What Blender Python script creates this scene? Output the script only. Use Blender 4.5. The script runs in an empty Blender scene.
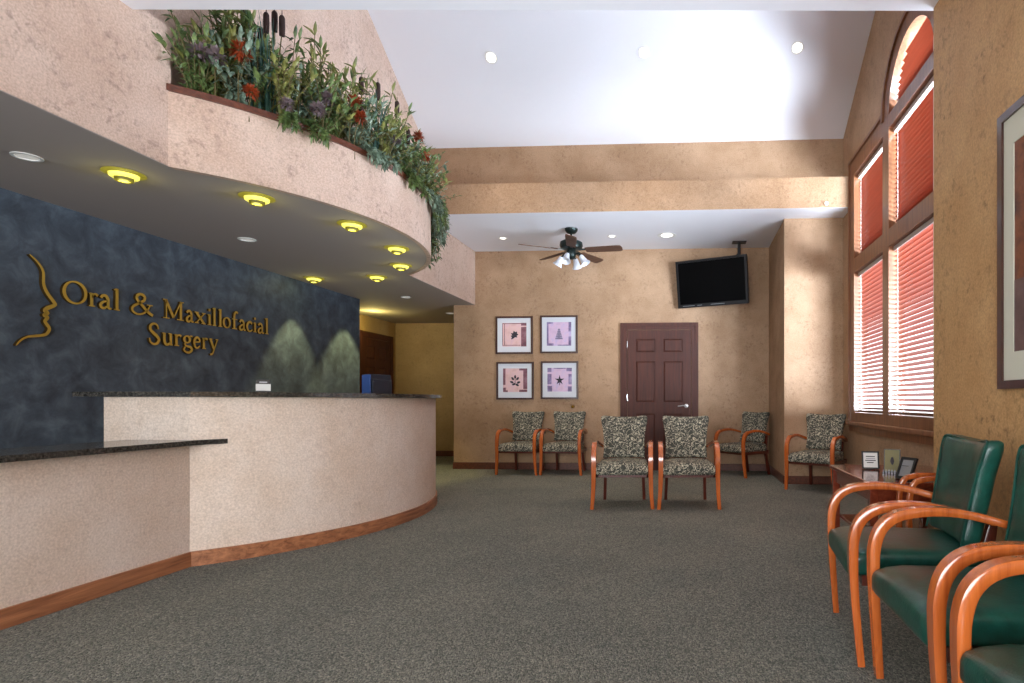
import bpy, bmesh, math, random
from mathutils import Vector, Matrix
from mathutils.geometry import tessellate_polygon
rnd = random.Random(7)
PI = math.pi
SC = bpy.context.scene
COL = SC.collection
R = math.radians

# ------------------------------------------------------------------ helpers
def link(o):
    COL.objects.link(o); return o

def obj(name, bm, mat, parent=None, smooth=False, label=None):
    me = bpy.data.meshes.new(name)
    bmesh.ops.recalc_face_normals(bm, faces=bm.faces[:])
    bm.to_mesh(me); bm.free()
    if smooth:
        for p in me.polygons: p.use_smooth = True
        try: me.set_sharp_from_angle(angle=R(40))
        except Exception: pass
    for m in (mat if isinstance(mat, (list, tuple)) else [mat]): me.materials.append(m)
    o = link(bpy.data.objects.new(name, me))
    if parent is not None: o.parent = parent
    if label: o['label'] = label
    return o

def tag(o, label, cat, group=None, kind=None):
    o['label'] = label; o['category'] = cat
    if group: o['group'] = group
    if kind: o['kind'] = kind
    return o

def thing(name, label, cat, loc=(0, 0, 0), rz=0, group=None):
    o = link(bpy.data.objects.new(name, None))
    o.location = loc; o.rotation_euler = (0, 0, rz)
    o.empty_display_size = .05
    return tag(o, label, cat, group)

def struct(name, bm, mat, parent=None, smooth=False):
    o = obj(name, bm, mat, parent, smooth)
    if parent is None: o['kind'] = 'structure'
    return o

def dup(root, loc, rz, label=None, group=None):
    r = link(root.copy()); r.location = loc; r.rotation_euler = (0, 0, rz)
    if label: r['label'] = label
    if group: r['group'] = group
    for ch in list(root.children):
        c = link(ch.copy()); c.parent = r
        for g in list(ch.children):
            d = link(g.copy()); d.parent = c
    return r

def B(): return bmesh.new()

def add_box(bm, lo, hi, M=None):
    x0, y0, z0 = lo; x1, y1, z1 = hi
    vs = [bm.verts.new((M @ Vector(p)) if M else p) for p in
          [(x0,y0,z0),(x1,y0,z0),(x1,y1,z0),(x0,y1,z0),(x0,y0,z1),(x1,y0,z1),(x1,y1,z1),(x0,y1,z1)]]
    for f in [(0,3,2,1),(4,5,6,7),(0,1,5,4),(1,2,6,5),(2,3,7,6),(3,0,4,7)]:
        bm.faces.new([vs[i] for i in f])
    return bm

def box(lo, hi): return add_box(B(), lo, hi)

def bevel(bm, w, seg=2):
    bmesh.ops.recalc_face_normals(bm, faces=bm.faces[:])
    bmesh.ops.bevel(bm, geom=bm.edges[:], offset=w, segments=seg, affect='EDGES', profile=.5, clamp_overlap=True)
    return bm

def bbox(lo, hi, w=.004, seg=2):
    return bevel(box(lo, hi), w, seg)

def add_prism(bm, outer, holes, f, a, b):
    """2-D outline with holes, extruded from a to b; f(u,v,w) -> 3-D point"""
    loops = [outer] + list(holes)
    tris = tessellate_polygon([[Vector((u, v, 0)) for u, v in l] for l in loops])
    flat = [p for l in loops for p in l]
    va = [bm.verts.new(f(u, v, a)) for u, v in flat]
    vb = [bm.verts.new(f(u, v, b)) for u, v in flat]
    for t in tris:
        if len(set(t)) < 3: continue
        try:
            bm.faces.new([va[i] for i in t]); bm.faces.new([vb[i] for i in reversed(t)])
        except ValueError: pass
    k = 0
    for l in loops:
        n = len(l)
        for i in range(n):
            j = (i + 1) % n
            try: bm.faces.new([va[k+i], va[k+j], vb[k+j], vb[k+i]])
            except ValueError: pass
        k += n
    return bm

def fXY(u, v, w): return (u, v, w)      # w is z
def fYZ(u, v, w): return (w, u, v)      # w is x
def fXZ(u, v, w): return (u, w, v)      # w is y

def add_tube(bm, pts, r, n=8, cap=True):
    pts = [Vector(p) for p in pts]
    rs = r if isinstance(r, (list, tuple)) else [r] * len(pts)
    rings = []; up = None
    for i, p in enumerate(pts):
        d = (pts[min(i+1, len(pts)-1)] - pts[max(i-1, 0)])
        if d.length < 1e-9: d = Vector((0, 0, 1))
        d.normalize()
        if up is None:
            up = Vector((0, 0, 1)) if abs(d.z) < .9 else Vector((1, 0, 0))
        s = d.cross(up); s.normalize(); up = s.cross(d); up.normalize()
        rings.append([bm.verts.new(p + (s * math.cos(2*PI*k/n) + up * math.sin(2*PI*k/n)) * rs[i]) for k in range(n)])
    for a, b in zip(rings, rings[1:]):
        for k in range(n):
            bm.faces.new([a[k], a[(k+1) % n], b[(k+1) % n], b[k]])
    if cap:
        bm.faces.new(list(reversed(rings[0]))); bm.faces.new(rings[-1])
    return bm

def add_lathe(bm, prof, c=(0, 0, 0), n=24, M=None, cap=True):
    c = Vector(c); rings = []
    for r, z in prof:
        ring = []
        for k in range(n):
            p = Vector((r*math.cos(2*PI*k/n), r*math.sin(2*PI*k/n), z))
            if M: p = M @ p
            ring.append(bm.verts.new(p + c))
        rings.append(ring)
    for a, b in zip(rings, rings[1:]):
        for k in range(n):
            bm.faces.new([a[k], a[(k+1) % n], b[(k+1) % n], b[k]])
    if cap:
        bm.faces.new(list(reversed(rings[0]))); bm.faces.new(rings[-1])
    return bm

def add_sweep(bm, pts, side, w, t, wl=None, tl=None):
    """rectangular bar along pts; side = constant sideways direction of width w, thickness t in the plane of the curve"""
    pts = [Vector(p) for p in pts]; side = Vector(side).normalized(); rings = []
    n = len(pts)
    for i, p in enumerate(pts):
        d = (pts[min(i+1, n-1)] - pts[max(i-1, 0)]).normalized()
        nrm = d.cross(side).normalized()
        ww = (wl[i] if wl else w) / 2; tt = (tl[i] if tl else t) / 2
        c = .28
        prof = [(-1, -1+c*2*.5), (-1+c*.5, -1), (1-c*.5, -1), (1, -1+c), (1, 1-c), (1-c*.5, 1), (-1+c*.5, 1), (-1, 1-c)]
        rings.append([bm.verts.new(p + side*ww*a + nrm*tt*b) for a, b in prof])
    m = 8
    for a, b in zip(rings, rings[1:]):
        for k in range(m): bm.faces.new([a[k], a[(k+1) % m], b[(k+1) % m], b[k]])
    bm.faces.new(list(reversed(rings[0]))); bm.faces.new(rings[-1])
    return bm

def spline(pts, n=6):
    P = [Vector(p) for p in pts]; out = []
    for i in range(len(P)-1):
        p0 = P[max(i-1, 0)]; p1 = P[i]; p2 = P[i+1]; p3 = P[min(i+2, len(P)-1)]
        for k in range(n):
            t = k/n
            out.append(.5*((2*p1) + (p2-p0)*t + (2*p0-5*p1+4*p2-p3)*t*t + (3*p1-p0-3*p2+p3)*t*t*t))
    out.append(P[-1]); return out

def rbox(sx, sy, sz, r, cuts=9, deform=None):
    """soft-edged cushion block of half sizes sx, sy, sz"""
    bm = B(); bmesh.ops.create_cube(bm, size=2)
    bmesh.ops.subdivide_edges(bm, edges=bm.edges[:], cuts=cuts, use_grid_fill=True)
    for v in bm.verts:
        u = Vector([math.sin(a*PI/2*.98)/math.sin(PI/2*.98) for a in v.co])
        p = Vector((u.x*sx, u.y*sy, u.z*sz))
        q = Vector((max(-sx+r, min(sx-r, p.x)), max(-sy+r, min(sy-r, p.y)), max(-sz+r, min(sz-r, p.z))))
        d = p - q
        if d.length > 1e-9: p = q + d.normalized()*r
        v.co = deform(p) if deform else p
    return bm

# ------------------------------------------------------------------ materials
def new_mat(name):
    m = bpy.data.materials.new(name); m.use_nodes = True
    nt = m.node_tree; bs = nt.nodes['Principled BSDF']
    return m, nt, bs
def N(nt, t, **kw):
    n = nt.nodes.new(t)
    for k, v in kw.items():
        if k in n.inputs: n.inputs[k].default_value = v
        else: setattr(n, k, v)
    return n
def rgb(c): return (c[0], c[1], c[2], 1)
def srgb(r, g, b):
    f = lambda v: (v/255/12.92) if v/255 <= .04045 else ((v/255+.055)/1.055)**2.4
    return (f(r), f(g), f(b))
def plain(name, c, rough=.5, metal=0., spec=.5, coat=0., emis=None, es=0.):
    m, nt, bs = new_mat(name)
    bs.inputs['Base Color'].default_value = rgb(c); bs.inputs['Roughness'].default_value = rough
    bs.inputs['Metallic'].default_value = metal; bs.inputs['Specular IOR Level'].default_value = spec
    bs.inputs['Coat Weight'].default_value = coat; bs.inputs['Coat Roughness'].default_value = .15
    # a little surface variation so that nothing is perfectly flat
    tc = N(nt, 'ShaderNodeTexCoord'); no = N(nt, 'ShaderNodeTexNoise', Scale=35., Detail=3.)
    nt.links.new(tc.outputs['Object'], no.inputs['Vector'])
    bp = N(nt, 'ShaderNodeBump', Strength=.03, Distance=.002)
    nt.links.new(no.outputs['Fac'], bp.inputs['Height']); nt.links.new(bp.outputs['Normal'], bs.inputs['Normal'])
    if emis:
        bs.inputs['Emission Color'].default_value = rgb(emis); bs.inputs['Emission Strength'].default_value = es
    return m
def ramp(nt, fac, stops):
    r = N(nt, 'ShaderNodeValToRGB'); e = r.color_ramp.elements
    while len(e) > 1: e.remove(e[-1])
    e[0].position, e[0].color = stops[0][0], rgb(stops[0][1])
    for p, c in stops[1:]:
        k = e.new(p); k.color = rgb(c)
    nt.links.new(fac, r.inputs['Fac']); return r
def coords(nt, scale=(1, 1, 1), rot=(0, 0, 0), kind='Object'):
    tc = N(nt, 'ShaderNodeTexCoord'); mp = N(nt, 'ShaderNodeMapping')
    mp.inputs['Scale'].default_value = scale; mp.inputs['Rotation'].default_value = rot
    nt.links.new(tc.outputs[kind], mp.inputs['Vector']); return mp.outputs['Vector']
def mix(nt, fac, a, b, mode='MIX'):
    m = N(nt, 'ShaderNodeMix', data_type='RGBA', blend_type=mode)
    for sock, v in ((m.inputs[0], fac), (m.inputs[6], a), (m.inputs[7], b)):
        if isinstance(v, (int, float)): sock.default_value = v
        elif isinstance(v, tuple): sock.default_value = rgb(v)
        else: nt.links.new(v, sock)
    return m.outputs[2]
def bump(nt, bs, h, strength, dist):
    b = N(nt, 'ShaderNodeBump', Strength=strength, Distance=dist)
    nt.links.new(h, b.inputs['Height']); nt.links.new(b.outputs['Normal'], bs.inputs['Normal'])

def faux(name, a, b, fleck, amount=.5):
    m, nt, bs = new_mat(name); v = coords(nt)
    n1 = N(nt, 'ShaderNodeTexNoise', Scale=2.6, Detail=6., Roughness=.62); nt.links.new(v, n1.inputs['Vector'])
    r1 = ramp(nt, n1.outputs['Fac'], [(.32, a), (.68, b)])
    n2 = N(nt, 'ShaderNodeTexNoise', Scale=26., Detail=5., Roughness=.7); nt.links.new(coords(nt, (1, 1, .9)), n2.inputs['Vector'])
    f2 = N(nt, 'ShaderNodeMapRange'); f2.inputs[1].default_value = .50; f2.inputs[2].default_value = .70
    f2.inputs[4].default_value = amount; nt.links.new(n2.outputs['Fac'], f2.inputs[0])
    n3 = N(nt, 'ShaderNodeTexNoise', Scale=4.2, Detail=2.); nt.links.new(v, n3.inputs['Vector'])
    f3 = N(nt, 'ShaderNodeMapRange'); f3.inputs[1].default_value = .38; f3.inputs[2].default_value = .62
    nt.links.new(n3.outputs['Fac'], f3.inputs[0])
    mu = N(nt, 'ShaderNodeMath', operation='MULTIPLY'); nt.links.new(f2.outputs[0], mu.inputs[0]); nt.links.new(f3.outputs[0], mu.inputs[1])
    c = mix(nt, mu.outputs[0], r1.outputs['Color'], fleck)
    n4 = N(nt, 'ShaderNodeTexNoise', Scale=90., Detail=3., Roughness=.6); nt.links.new(v, n4.inputs['Vector'])
    r4 = ramp(nt, n4.outputs['Fac'], [(.3, (.8, .78, .76)), (.7, (1.12, 1.12, 1.12))])
    c = mix(nt, 1., c, r4.outputs['Color'], 'MULTIPLY')
    nt.links.new(c, bs.inputs['Base Color'])
    bs.inputs['Roughness'].default_value = .6; bs.inputs['Specular IOR Level'].default_value = .25
    bump(nt, bs, n2.outputs['Fac'], .12, .004)
    return m

def wood(name, dark, light, axis='Y', rough=.3, coat=.4, scale=1.):
    m, nt, bs = new_mat(name)
    s = {'X': (1.5, 22, 22), 'Y': (22, 1.5, 22), 'Z': (22, 22, 1.5)}[axis]
    v = coords(nt, tuple(k*scale for k in s))
    n = N(nt, 'ShaderNodeTexNoise', Scale=1.6, Detail=6., Roughness=.65, Distortion=.6); nt.links.new(v, n.inputs['Vector'])
    r = ramp(nt, n.outputs['Fac'], [(.28, dark), (.7, light)])
    nt.links.new(r.outputs['Color'], bs.inputs['Base Color'])
    bs.inputs['Roughness'].default_value = rough; bs.inputs['Coat Weight'].default_value = coat
    bs.inputs['Coat Roughness'].default_value = .12
    bump(nt, bs, n.outputs['Fac'], .08, .002)
    return m

M_WALL = faux('faux_finish_tan', srgb(160, 128, 98), srgb(183, 151, 121), srgb(104, 78, 60), .55)
M_WALL_LIT = faux('faux_finish_lit_pink', srgb(196, 168, 150), srgb(212, 188, 172), srgb(116, 92, 84), .65)  # same finish as the tan walls, pinkish light put into the colour
M_PIER = faux('faux_finish_ochre', srgb(184, 142, 94), srgb(200, 160, 112), srgb(80, 60, 40), .7)
M_CNT = faux('faux_finish_counter', srgb(218, 198, 180), srgb(230, 216, 204), srgb(176, 152, 136), .4)
M_HALL = faux('faux_finish_hall', srgb(170, 140, 92), srgb(186, 156, 106), srgb(110, 88, 60), .4)

def slate():
    m, nt, bs = new_mat('slate_blue_wallcovering'); v = coords(nt)
    n = N(nt, 'ShaderNodeTexNoise', Scale=5.5, Detail=9., Roughness=.68, Distortion=.4); nt.links.new(v, n.inputs['Vector'])
    r = ramp(nt, n.outputs['Fac'], [(.3, srgb(44, 51, 63)), (.52, srgb(70, 82, 96)), (.72, srgb(98, 112, 126))])
    nt.links.new(r.outputs['Color'], bs.inputs['Base Color']); bs.inputs['Roughness'].default_value = .55
    bump(nt, bs, n.outputs['Fac'], .1, .004); return m
M_SLATE = slate()

def paint(name, c):
    m, nt, bs = new_mat(name); v = coords(nt)
    n = N(nt, 'ShaderNodeTexNoise', Scale=140., Detail=2.); nt.links.new(v, n.inputs['Vector'])
    bs.inputs['Base Color'].default_value = rgb(c); bs.inputs['Roughness'].default_value = .85
    bs.inputs['Specular IOR Level'].default_value = .15
    bump(nt, bs, n.outputs['Fac'], .08, .002); return m
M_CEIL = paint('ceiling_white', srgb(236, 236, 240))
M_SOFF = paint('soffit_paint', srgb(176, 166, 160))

def carpet():
    m, nt, bs = new_mat('loop_carpet'); v = coords(nt)
    vo = N(nt, 'ShaderNodeTexVoronoi', Scale=150.); nt.links.new(coords(nt, (1.25, .8, 1)), vo.inputs['Vector'])
    n = N(nt, 'ShaderNodeTexNoise', Scale=60., Detail=4., Roughness=.75); nt.links.new(v, n.inputs['Vector'])
    n2 = N(nt, 'ShaderNodeTexNoise', Scale=1.3, Detail=3.); nt.links.new(v, n2.inputs['Vector'])
    bw = N(nt, 'ShaderNodeSeparateColor'); nt.links.new(vo.outputs['Color'], bw.inputs[0])
    r = ramp(nt, bw.outputs[0], [(0., srgb(100, 104, 100)), (.45, srgb(128, 130, 124)), (.8, srgb(150, 150, 142)), (1., srgb(170, 168, 158))])
    r2 = ramp(nt, n.outputs['Fac'], [(.3, (.74, .75, .76)), (.7, (1.18, 1.16, 1.12))])
    c = mix(nt, 1., r.outputs['Color'], r2.outputs['Color'], 'MULTIPLY')
    r3 = ramp(nt, n2.outputs['Fac'], [(.3, (.86, .87, .86)), (.7, (1.1, 1.07, 1.02))])
    c = mix(nt, 1., c, r3.outputs['Color'], 'MULTIPLY')
    nt.links.new(c, bs.inputs['Base Color']); bs.inputs['Roughness'].default_value = .95
    bs.inputs['Specular IOR Level'].default_value = .1
    ad = N(nt, 'ShaderNodeMath', operation='SUBTRACT'); nt.links.new(n.outputs['Fac'], ad.inputs[0]); nt.links.new(vo.outputs['Distance'], ad.inputs[1])
    bump(nt, bs, ad.outputs[0], .9, .012); return m
M_CARPET = carpet()
M_OAK = wood('oak_base', srgb(104, 58, 34), srgb(190, 128, 88), 'Y', .45, .2)
M_DARKWOOD = wood('mahogany_trim', srgb(66, 32, 20), srgb(112, 60, 38), 'Y', .38, .3)
M_DOOR = wood('mahogany_door', srgb(54, 22, 13), srgb(84, 39, 23), 'Z', .65, .0)
M_WINWOOD = wood('window_wood', srgb(96, 58, 34), srgb(144, 94, 60), 'Z', .4, .3)
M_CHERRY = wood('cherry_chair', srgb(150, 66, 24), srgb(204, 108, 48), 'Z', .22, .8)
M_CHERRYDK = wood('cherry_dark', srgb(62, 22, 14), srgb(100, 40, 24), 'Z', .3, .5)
M_TABLE = wood('cherry_table', srgb(96, 36, 22), srgb(138, 62, 40), 'Y', .16, .8)
M_FANWOOD = wood('fan_blade_wood', srgb(70, 46, 34), srgb(110, 76, 56), 'X', .7, .0)

def fabric():
    m, nt, bs = new_mat('squiggle_fabric'); v = coords(nt)
    n = N(nt, 'ShaderNodeTexNoise', Scale=29., Detail=1.2, Roughness=.4, Distortion=1.1); nt.links.new(v, n.inputs['Vector'])
    s = N(nt, 'ShaderNodeMath', operation='SUBTRACT'); s.inputs[1].default_value = .5; nt.links.new(n.outputs['Fac'], s.inputs[0])
    a = N(nt, 'ShaderNodeMath', operation='ABSOLUTE'); nt.links.new(s.outputs[0], a.inputs[0])
    n3 = N(nt, 'ShaderNodeTexNoise', Scale=120., Detail=2.); nt.links.new(v, n3.inputs['Vector'])
    base = ramp(nt, n3.outputs['Fac'], [(.3, srgb(44, 44, 39)), (.7, srgb(82, 82, 72))])
    f = N(nt, 'ShaderNodeMapRange'); f.inputs[1].default_value = .02; f.inputs[2].default_value = .045
    f.inputs[3].default_value = 1; f.inputs[4].default_value = 0; nt.links.new(a.outputs[0], f.inputs[0])
    c = mix(nt, f.outputs[0], base.outputs['Color'], srgb(196, 188, 164))
    nt.links.new(c, bs.inputs['Base Color']); bs.inputs['Roughness'].default_value = .8
    bump(nt, bs, n3.outputs['Fac'], .3, .003); return m
M_FABRIC = fabric()
def leather():
    m, nt, bs = new_mat('green_leather'); v = coords(nt)
    n = N(nt, 'ShaderNodeTexNoise', Scale=18., Detail=6., Roughness=.6, Distortion=.5); nt.links.new(v, n.inputs['Vector'])
    r = ramp(nt, n.outputs['Fac'], [(.3, srgb(11, 54, 45)), (.7, srgb(22, 80, 68))])
    nt.links.new(r.outputs['Color'], bs.inputs['Base Color']); bs.inputs['Roughness'].default_value = .32
    vo = N(nt, 'ShaderNodeTexVoronoi', Scale=160.); nt.links.new(v, vo.inputs['Vector'])
    ad = N(nt, 'ShaderNodeMath', operation='MULTIPLY_ADD'); nt.links.new(vo.outputs['Distance'], ad.inputs[0]); ad.inputs[1].default_value = .3
    nt.links.new(n.outputs['Fac'], ad.inputs[2]); bump(nt, bs, ad.outputs[0], .22, .006); return m
M_LEATHER = leather()
def granite():
    m, nt, bs = new_mat('dark_granite'); v = coords(nt)
    n = N(nt, 'ShaderNodeTexNoise', Scale=70., Detail=5., Roughness=.8); nt.links.new(v, n.inputs['Vector'])
    r = ramp(nt, n.outputs['Fac'], [(.35, srgb(22, 22, 22)), (.52, srgb(58, 56, 52)), (.6, srgb(96, 92, 84)), (.68, srgb(34, 34, 34))])
    nt.links.new(r.outputs['Color'], bs.inputs['Base Color']); bs.inputs['Roughness'].default_value = .15; return m
M_GRANITE = granite()
M_GOLD = plain('brass_letters', srgb(196, 164, 70), .35, .55)
M_GOLDSHADE = plain('brass_side_shade', srgb(84, 64, 30), .5, .6)  # letter sides darkened, their shading put into the colour
M_STEEL = plain('satin_steel', srgb(190, 190, 188), .3, 1.)
M_BRASS = plain('brass', srgb(150, 110, 50), .3, 1.)
M_BLACK = plain('black_plastic', srgb(24, 24, 26), .35)
M_SCREEN = plain('screen_glass', srgb(4, 4, 5), .32, spec=.1)
M_IRON = plain('dark_bronze', srgb(38, 48, 46), .35, .6)
M_SHADE = plain('frosted_glass', srgb(225, 228, 236), .3)
M_WHITE = plain('white_plastic', srgb(236, 236, 232), .4)
M_PAPER = plain('paper', srgb(222, 222, 218), .8)
M_MAT = plain('mat_board', srgb(214, 216, 222), .8)
M_MATCREAM = plain('mat_board_cream', srgb(206, 204, 186), .8)
M_FRAME = wood('picture_frame', srgb(46, 22, 18), srgb(76, 40, 30), 'Z', .3, .4)
M_INK = plain('ink', srgb(60, 56, 58), .8)
M_SILVER = plain('silver_grey', srgb(150, 152, 156), .35, .6)
M_BLUE = plain('monitor_blue', srgb(58, 88, 150), .4)
M_NAVY = plain('monitor_dark', srgb(30, 34, 46), .5)
M_PLAQUE = plain('plaque_olive', srgb(112, 104, 52), .5)
M_CARD = plain('card_black', srgb(20, 20, 20), .5)
M_SOIL = plain('planter_soil', srgb(48, 36, 26), .95)

def art(name, cols):
    m, nt, bs = new_mat(name); v = coords(nt)
    n = N(nt, 'ShaderNodeTexNoise', Scale=9., Detail=4., Roughness=.6); nt.links.new(v, n.inputs['Vector'])
    k = len(cols)-1
    r = ramp(nt, n.outputs['Fac'], [(.3+.4*i/k, c) for i, c in enumerate(cols)])
    nt.links.new(r.outputs['Color'], bs.inputs['Base Color']); bs.inputs['Roughness'].default_value = .5; return m
M_PRINTPINK = art('print_pink', [srgb(206, 164, 160), srgb(224, 186, 184), srgb(214, 178, 190)])
M_PRINTLILAC = art('print_lilac', [srgb(198, 168, 196), srgb(216, 186, 210), srgb(190, 176, 214)])
M_PRINTMAROON = art('print_maroon', [srgb(92, 52, 62), srgb(128, 80, 92), srgb(150, 110, 120)])
M_PRINTPURPLE = art('print_purple', [srgb(92, 76, 112), srgb(136, 118, 158), srgb(180, 164, 196)])
M_LEAFINK = plain('leaf_ink', srgb(46, 44, 54), .7)
M_LEAFGREY = plain('leaf_grey', srgb(128, 120, 142), .7)
M_BIGART = art('big_print', [srgb(84, 40, 24), srgb(130, 72, 42), srgb(104, 54, 34), srgb(70, 40, 40)])
M_BIGART2 = art('big_print_low', [srgb(86, 62, 62), srgb(120, 92, 88)])

def glass():
    m, nt, bs = new_mat('window_glass'); out = nt.nodes['Material Output']
    t = N(nt, 'ShaderNodeBsdfTransparent'); g = N(nt, 'ShaderNodeBsdfGlossy', Roughness=.02)
    f = N(nt, 'ShaderNodeMixShader'); f.inputs[0].default_value = .05
    nt.links.new(t.outputs[0], f.inputs[1]); nt.links.new(g.outputs[0], f.inputs[2]); nt.links.new(f.outputs[0], out.inputs['Surface'])
    nt.nodes.remove(bs); return m
M_GLASS = glass()
def slat_mat(name, c, t, f):
    m, nt, bs = new_mat(name); out = nt.nodes['Material Output']
    n = N(nt, 'ShaderNodeTexNoise', Scale=1.2, Detail=5.); nt.links.new(coords(nt, (30, 2, 30)), n.inputs['Vector'])
    r = ramp(nt, n.outputs['Fac'], [(.3, tuple(k*.8 for k in c)), (.7, c)])
    nt.links.new(r.outputs['Color'], bs.inputs['Base Color']); bs.inputs['Roughness'].default_value = .35
    tr = N(nt, 'ShaderNodeBsdfTranslucent'); tr.inputs[0].default_value = rgb(t)
    mx = N(nt, 'ShaderNodeMixShader'); mx.inputs[0].default_value = f
    nt.links.new(bs.outputs[0], mx.inputs[1]); nt.links.new(tr.outputs[0], mx.inputs[2]); nt.links.new(mx.outputs[0], out.inputs['Surface'])
    return m
M_SLAT = slat_mat('blind_slat', srgb(168, 72, 46), srgb(255, 110, 60), .09)
M_CORD = plain('ladder_cord', srgb(235, 225, 215), .8)
def leafmat(name, a, b):
    m, nt, bs = new_mat(name); out = nt.nodes['Material Output']
    oi = N(nt, 'ShaderNodeTexNoise', Scale=14., Detail=2.); nt.links.new(coords(nt), oi.inputs['Vector'])
    r = ramp(nt, oi.outputs['Fac'], [(.32, a), (.68, b)])
    nt.links.new(r.outputs['Color'], bs.inputs['Base Color']); bs.inputs['Roughness'].default_value = .45
    return m
M_LEAF_G = leafmat('leaf_green', srgb(50, 74, 36), srgb(122, 142, 84))
M_LEAF_Y = leafmat('leaf_olive', srgb(86, 92, 40), srgb(150, 150, 84))
M_LEAF_B = leafmat('leaf_bluegreen', srgb(60, 84, 66), srgb(150, 170, 148))
M_REED = leafmat('reed_teal', srgb(28, 62, 54), srgb(66, 104, 90))
M_CATTAIL = plain('cattail_brown', srgb(52, 34, 30), .95)
M_ORANGE = leafmat('flower_orange', srgb(120, 42, 20), srgb(176, 78, 40))
M_LAV = leafmat('flower_lavender', srgb(92, 78, 84), srgb(140, 122, 124))
M_STEM = plain('stem_brown', srgb(92, 82, 48), .8)

def emis(name, c, s):
    m, nt, bs = new_mat(name)
    bs.inputs['Base Color'].default_value = rgb(c); bs.inputs['Emission Color'].default_value = rgb(c)
    bs.inputs['Emission Strength'].default_value = s; return m
M_RING = emis('amber_glass_lit', srgb(160, 150, 50), .25)
M_RINGDK = emis('amber_glass_rim', srgb(104, 98, 30), .25)
M_RINGHOT = emis('amber_glass_core', srgb(250, 240, 110), .9)
M_BULB = emis('lit_bulb', (1, .93, .8), 3.)
M_REFL = emis('reflector', (.7, .68, .64), .35)

# ------------------------------------------------------------------ measurements
XU = -3.24
XD, XS, XP, XW = -4.53, -3.11, 1.38, 1.87      # slate wall, header wall, pier, bay wall
YB, YR, YBEAM, YREAR = 8.3, 7.0, 6.63, -2.6    # back wall, return wall, beam face, wall behind
ZS, ZC = 2.41, 3.2                             # soffit, flat ceilings
def arc(cx, cy, r, x0, n=40):
    """outline of the curved front, from the straight line x = x0 round and back to it"""
    a = math.acos((x0-cx)/r)
    return [(cx + r*math.cos(-a + 2*a*i/n), cy + r*math.sin(-a + 2*a*i/n)) for i in range(n+1)]
FA = arc(-4.245, 4.79, 1.881, XS)
def vault(y):
    return 4.143 + .628*(YR - y) if y > 4.95 else 4.143 + .628*(YR-4.95) - .628*(4.95 - y)

# ------------------------------------------------------------------ room shell
struct('floor', box((-5.6, YREAR, -.1), (2.1, 10.4, 0)), M_CARPET)
bm = box((-3.43, YB, 0), (1.4, YB+.12, ZC+.05))
add_box(bm, (-5.0, YB, ZS+.09), (-3.43, YB+.12, ZC+.05)); struct('wall_back', bm, M_WALL)
struct('wall_left', box((XD-.1, YREAR, 0), (XD, 7.74, ZS+.05)), M_SLATE)
struct('wall_hall_left', box((-5.4, 7.0, 0), (-5.3, 10.3, ZS+.05)), M_HALL)
struct('wall_hall_back', box((-5.4, 10.2, 0), (-3.3, 10.3, ZS+.05)), M_HALL)
struct('wall_hall_right', box((-3.43, YB+.12, 0), (-3.33, 10.2, ZS+.05)), M_HALL)
struct('wall_hall_front', box((-5.4, 6.9, 0), (XD-.1, 7.0, ZS+.05)), M_HALL)
# header wall above the soffit, up into the vault
pts = [(YREAR, ZS+.003), (YB, ZS+.003), (YB, ZC+.05), (6.26, ZC+.05), (6.26, 2.84), (3.31, 2.84), (3.31, ZC+.05), (YREAR, ZC+.05)]
struct('wall_left_header', add_prism(B(), pts, [], fYZ, XS-.1, XS), M_WALL_LIT)
pts = [(3.0, 2.8), (YR+.05, 2.8), (YR+.05, 4.2), (4.95, vault(4.95)+.06), (3.0, vault(3.0)+.06)]
struct('wall_left_upper', add_prism(B(), pts, [], fYZ, XU-.1, XU), M_WALL_LIT)
# curved fascia of the planter balcony
inner = arc(-4.245, 4.79, 1.841, XS)
bm = add_prism(B(), FA + inner[::-1], [], fXY, ZS-.002, 2.86); struct('wall_fascia', bm, M_WALL_LIT, smooth=True)
rim_o = arc(-4.245, 4.79, 1.896, XS+.004); rim_i = arc(-4.245, 4.79, 1.83, XS+.004)
bm = add_prism(B(), rim_o + rim_i[::-1], [], fXY, 2.86, 2.9); struct('trim_1', bm, M_DARKWOOD, smooth=True)
bm = add_prism(B(), inner, [], fXY, 2.70, 2.80); struct('floor_planter_soil', bm, M_SOIL)
# soffit
out = [(-5.4, YREAR), (XS-.004, YREAR)] + arc(-4.245, 4.79, 1.845, XS-.004) + [(XS-.004, YB+.12), (-3.3, YB+.12), (-3.3, 10.3), (-5.4, 10.3)]
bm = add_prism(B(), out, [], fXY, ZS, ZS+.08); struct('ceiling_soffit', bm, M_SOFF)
# near flat ceiling, back flat ceiling, beam, vault
bm = add_prism(B(), [(XS, YREAR), (2.0, YREAR), (2.0, 3.33), (XP, 3.32), (XS, 3.07)], [], fXY, ZC, ZC+.1); struct('ceiling', bm, M_CEIL)
bm = add_prism(B(), [(XS, YBEAM), (2.0, YBEAM), (2.0, YB+.1), (XS, YB+.1)], [], fXY, ZC-.004, ZC+.05); struct('ceiling_back', bm, M_CEIL)
struct('trim_2', box((XU, YBEAM-.004, ZC-.002), (XW, YR+.02, 3.545)), M_WALL)
struct('wall_back_upper', box((XU, YR, 3.5), (XW, YR+.1, 4.2)), M_WALL)
bm = add_prism(B(), [(YR+.1, vault(YR+.1)), (4.95, vault(4.95)), (3.0, vault(3.0)), (3.0, vault(3.0)+.1), (4.95, vault(4.95)+.1), (YR+.1, vault(YR+.1)+.1)], [], fYZ, XU-.1, XW+.15)
struct('ceiling_vault', bm, M_CEIL)
struct('wall_vault_front', box((XU, 2.98, ZC+.1), (XW+.15, 3.05, vault(3.0)+.1)), M_CEIL)
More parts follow.
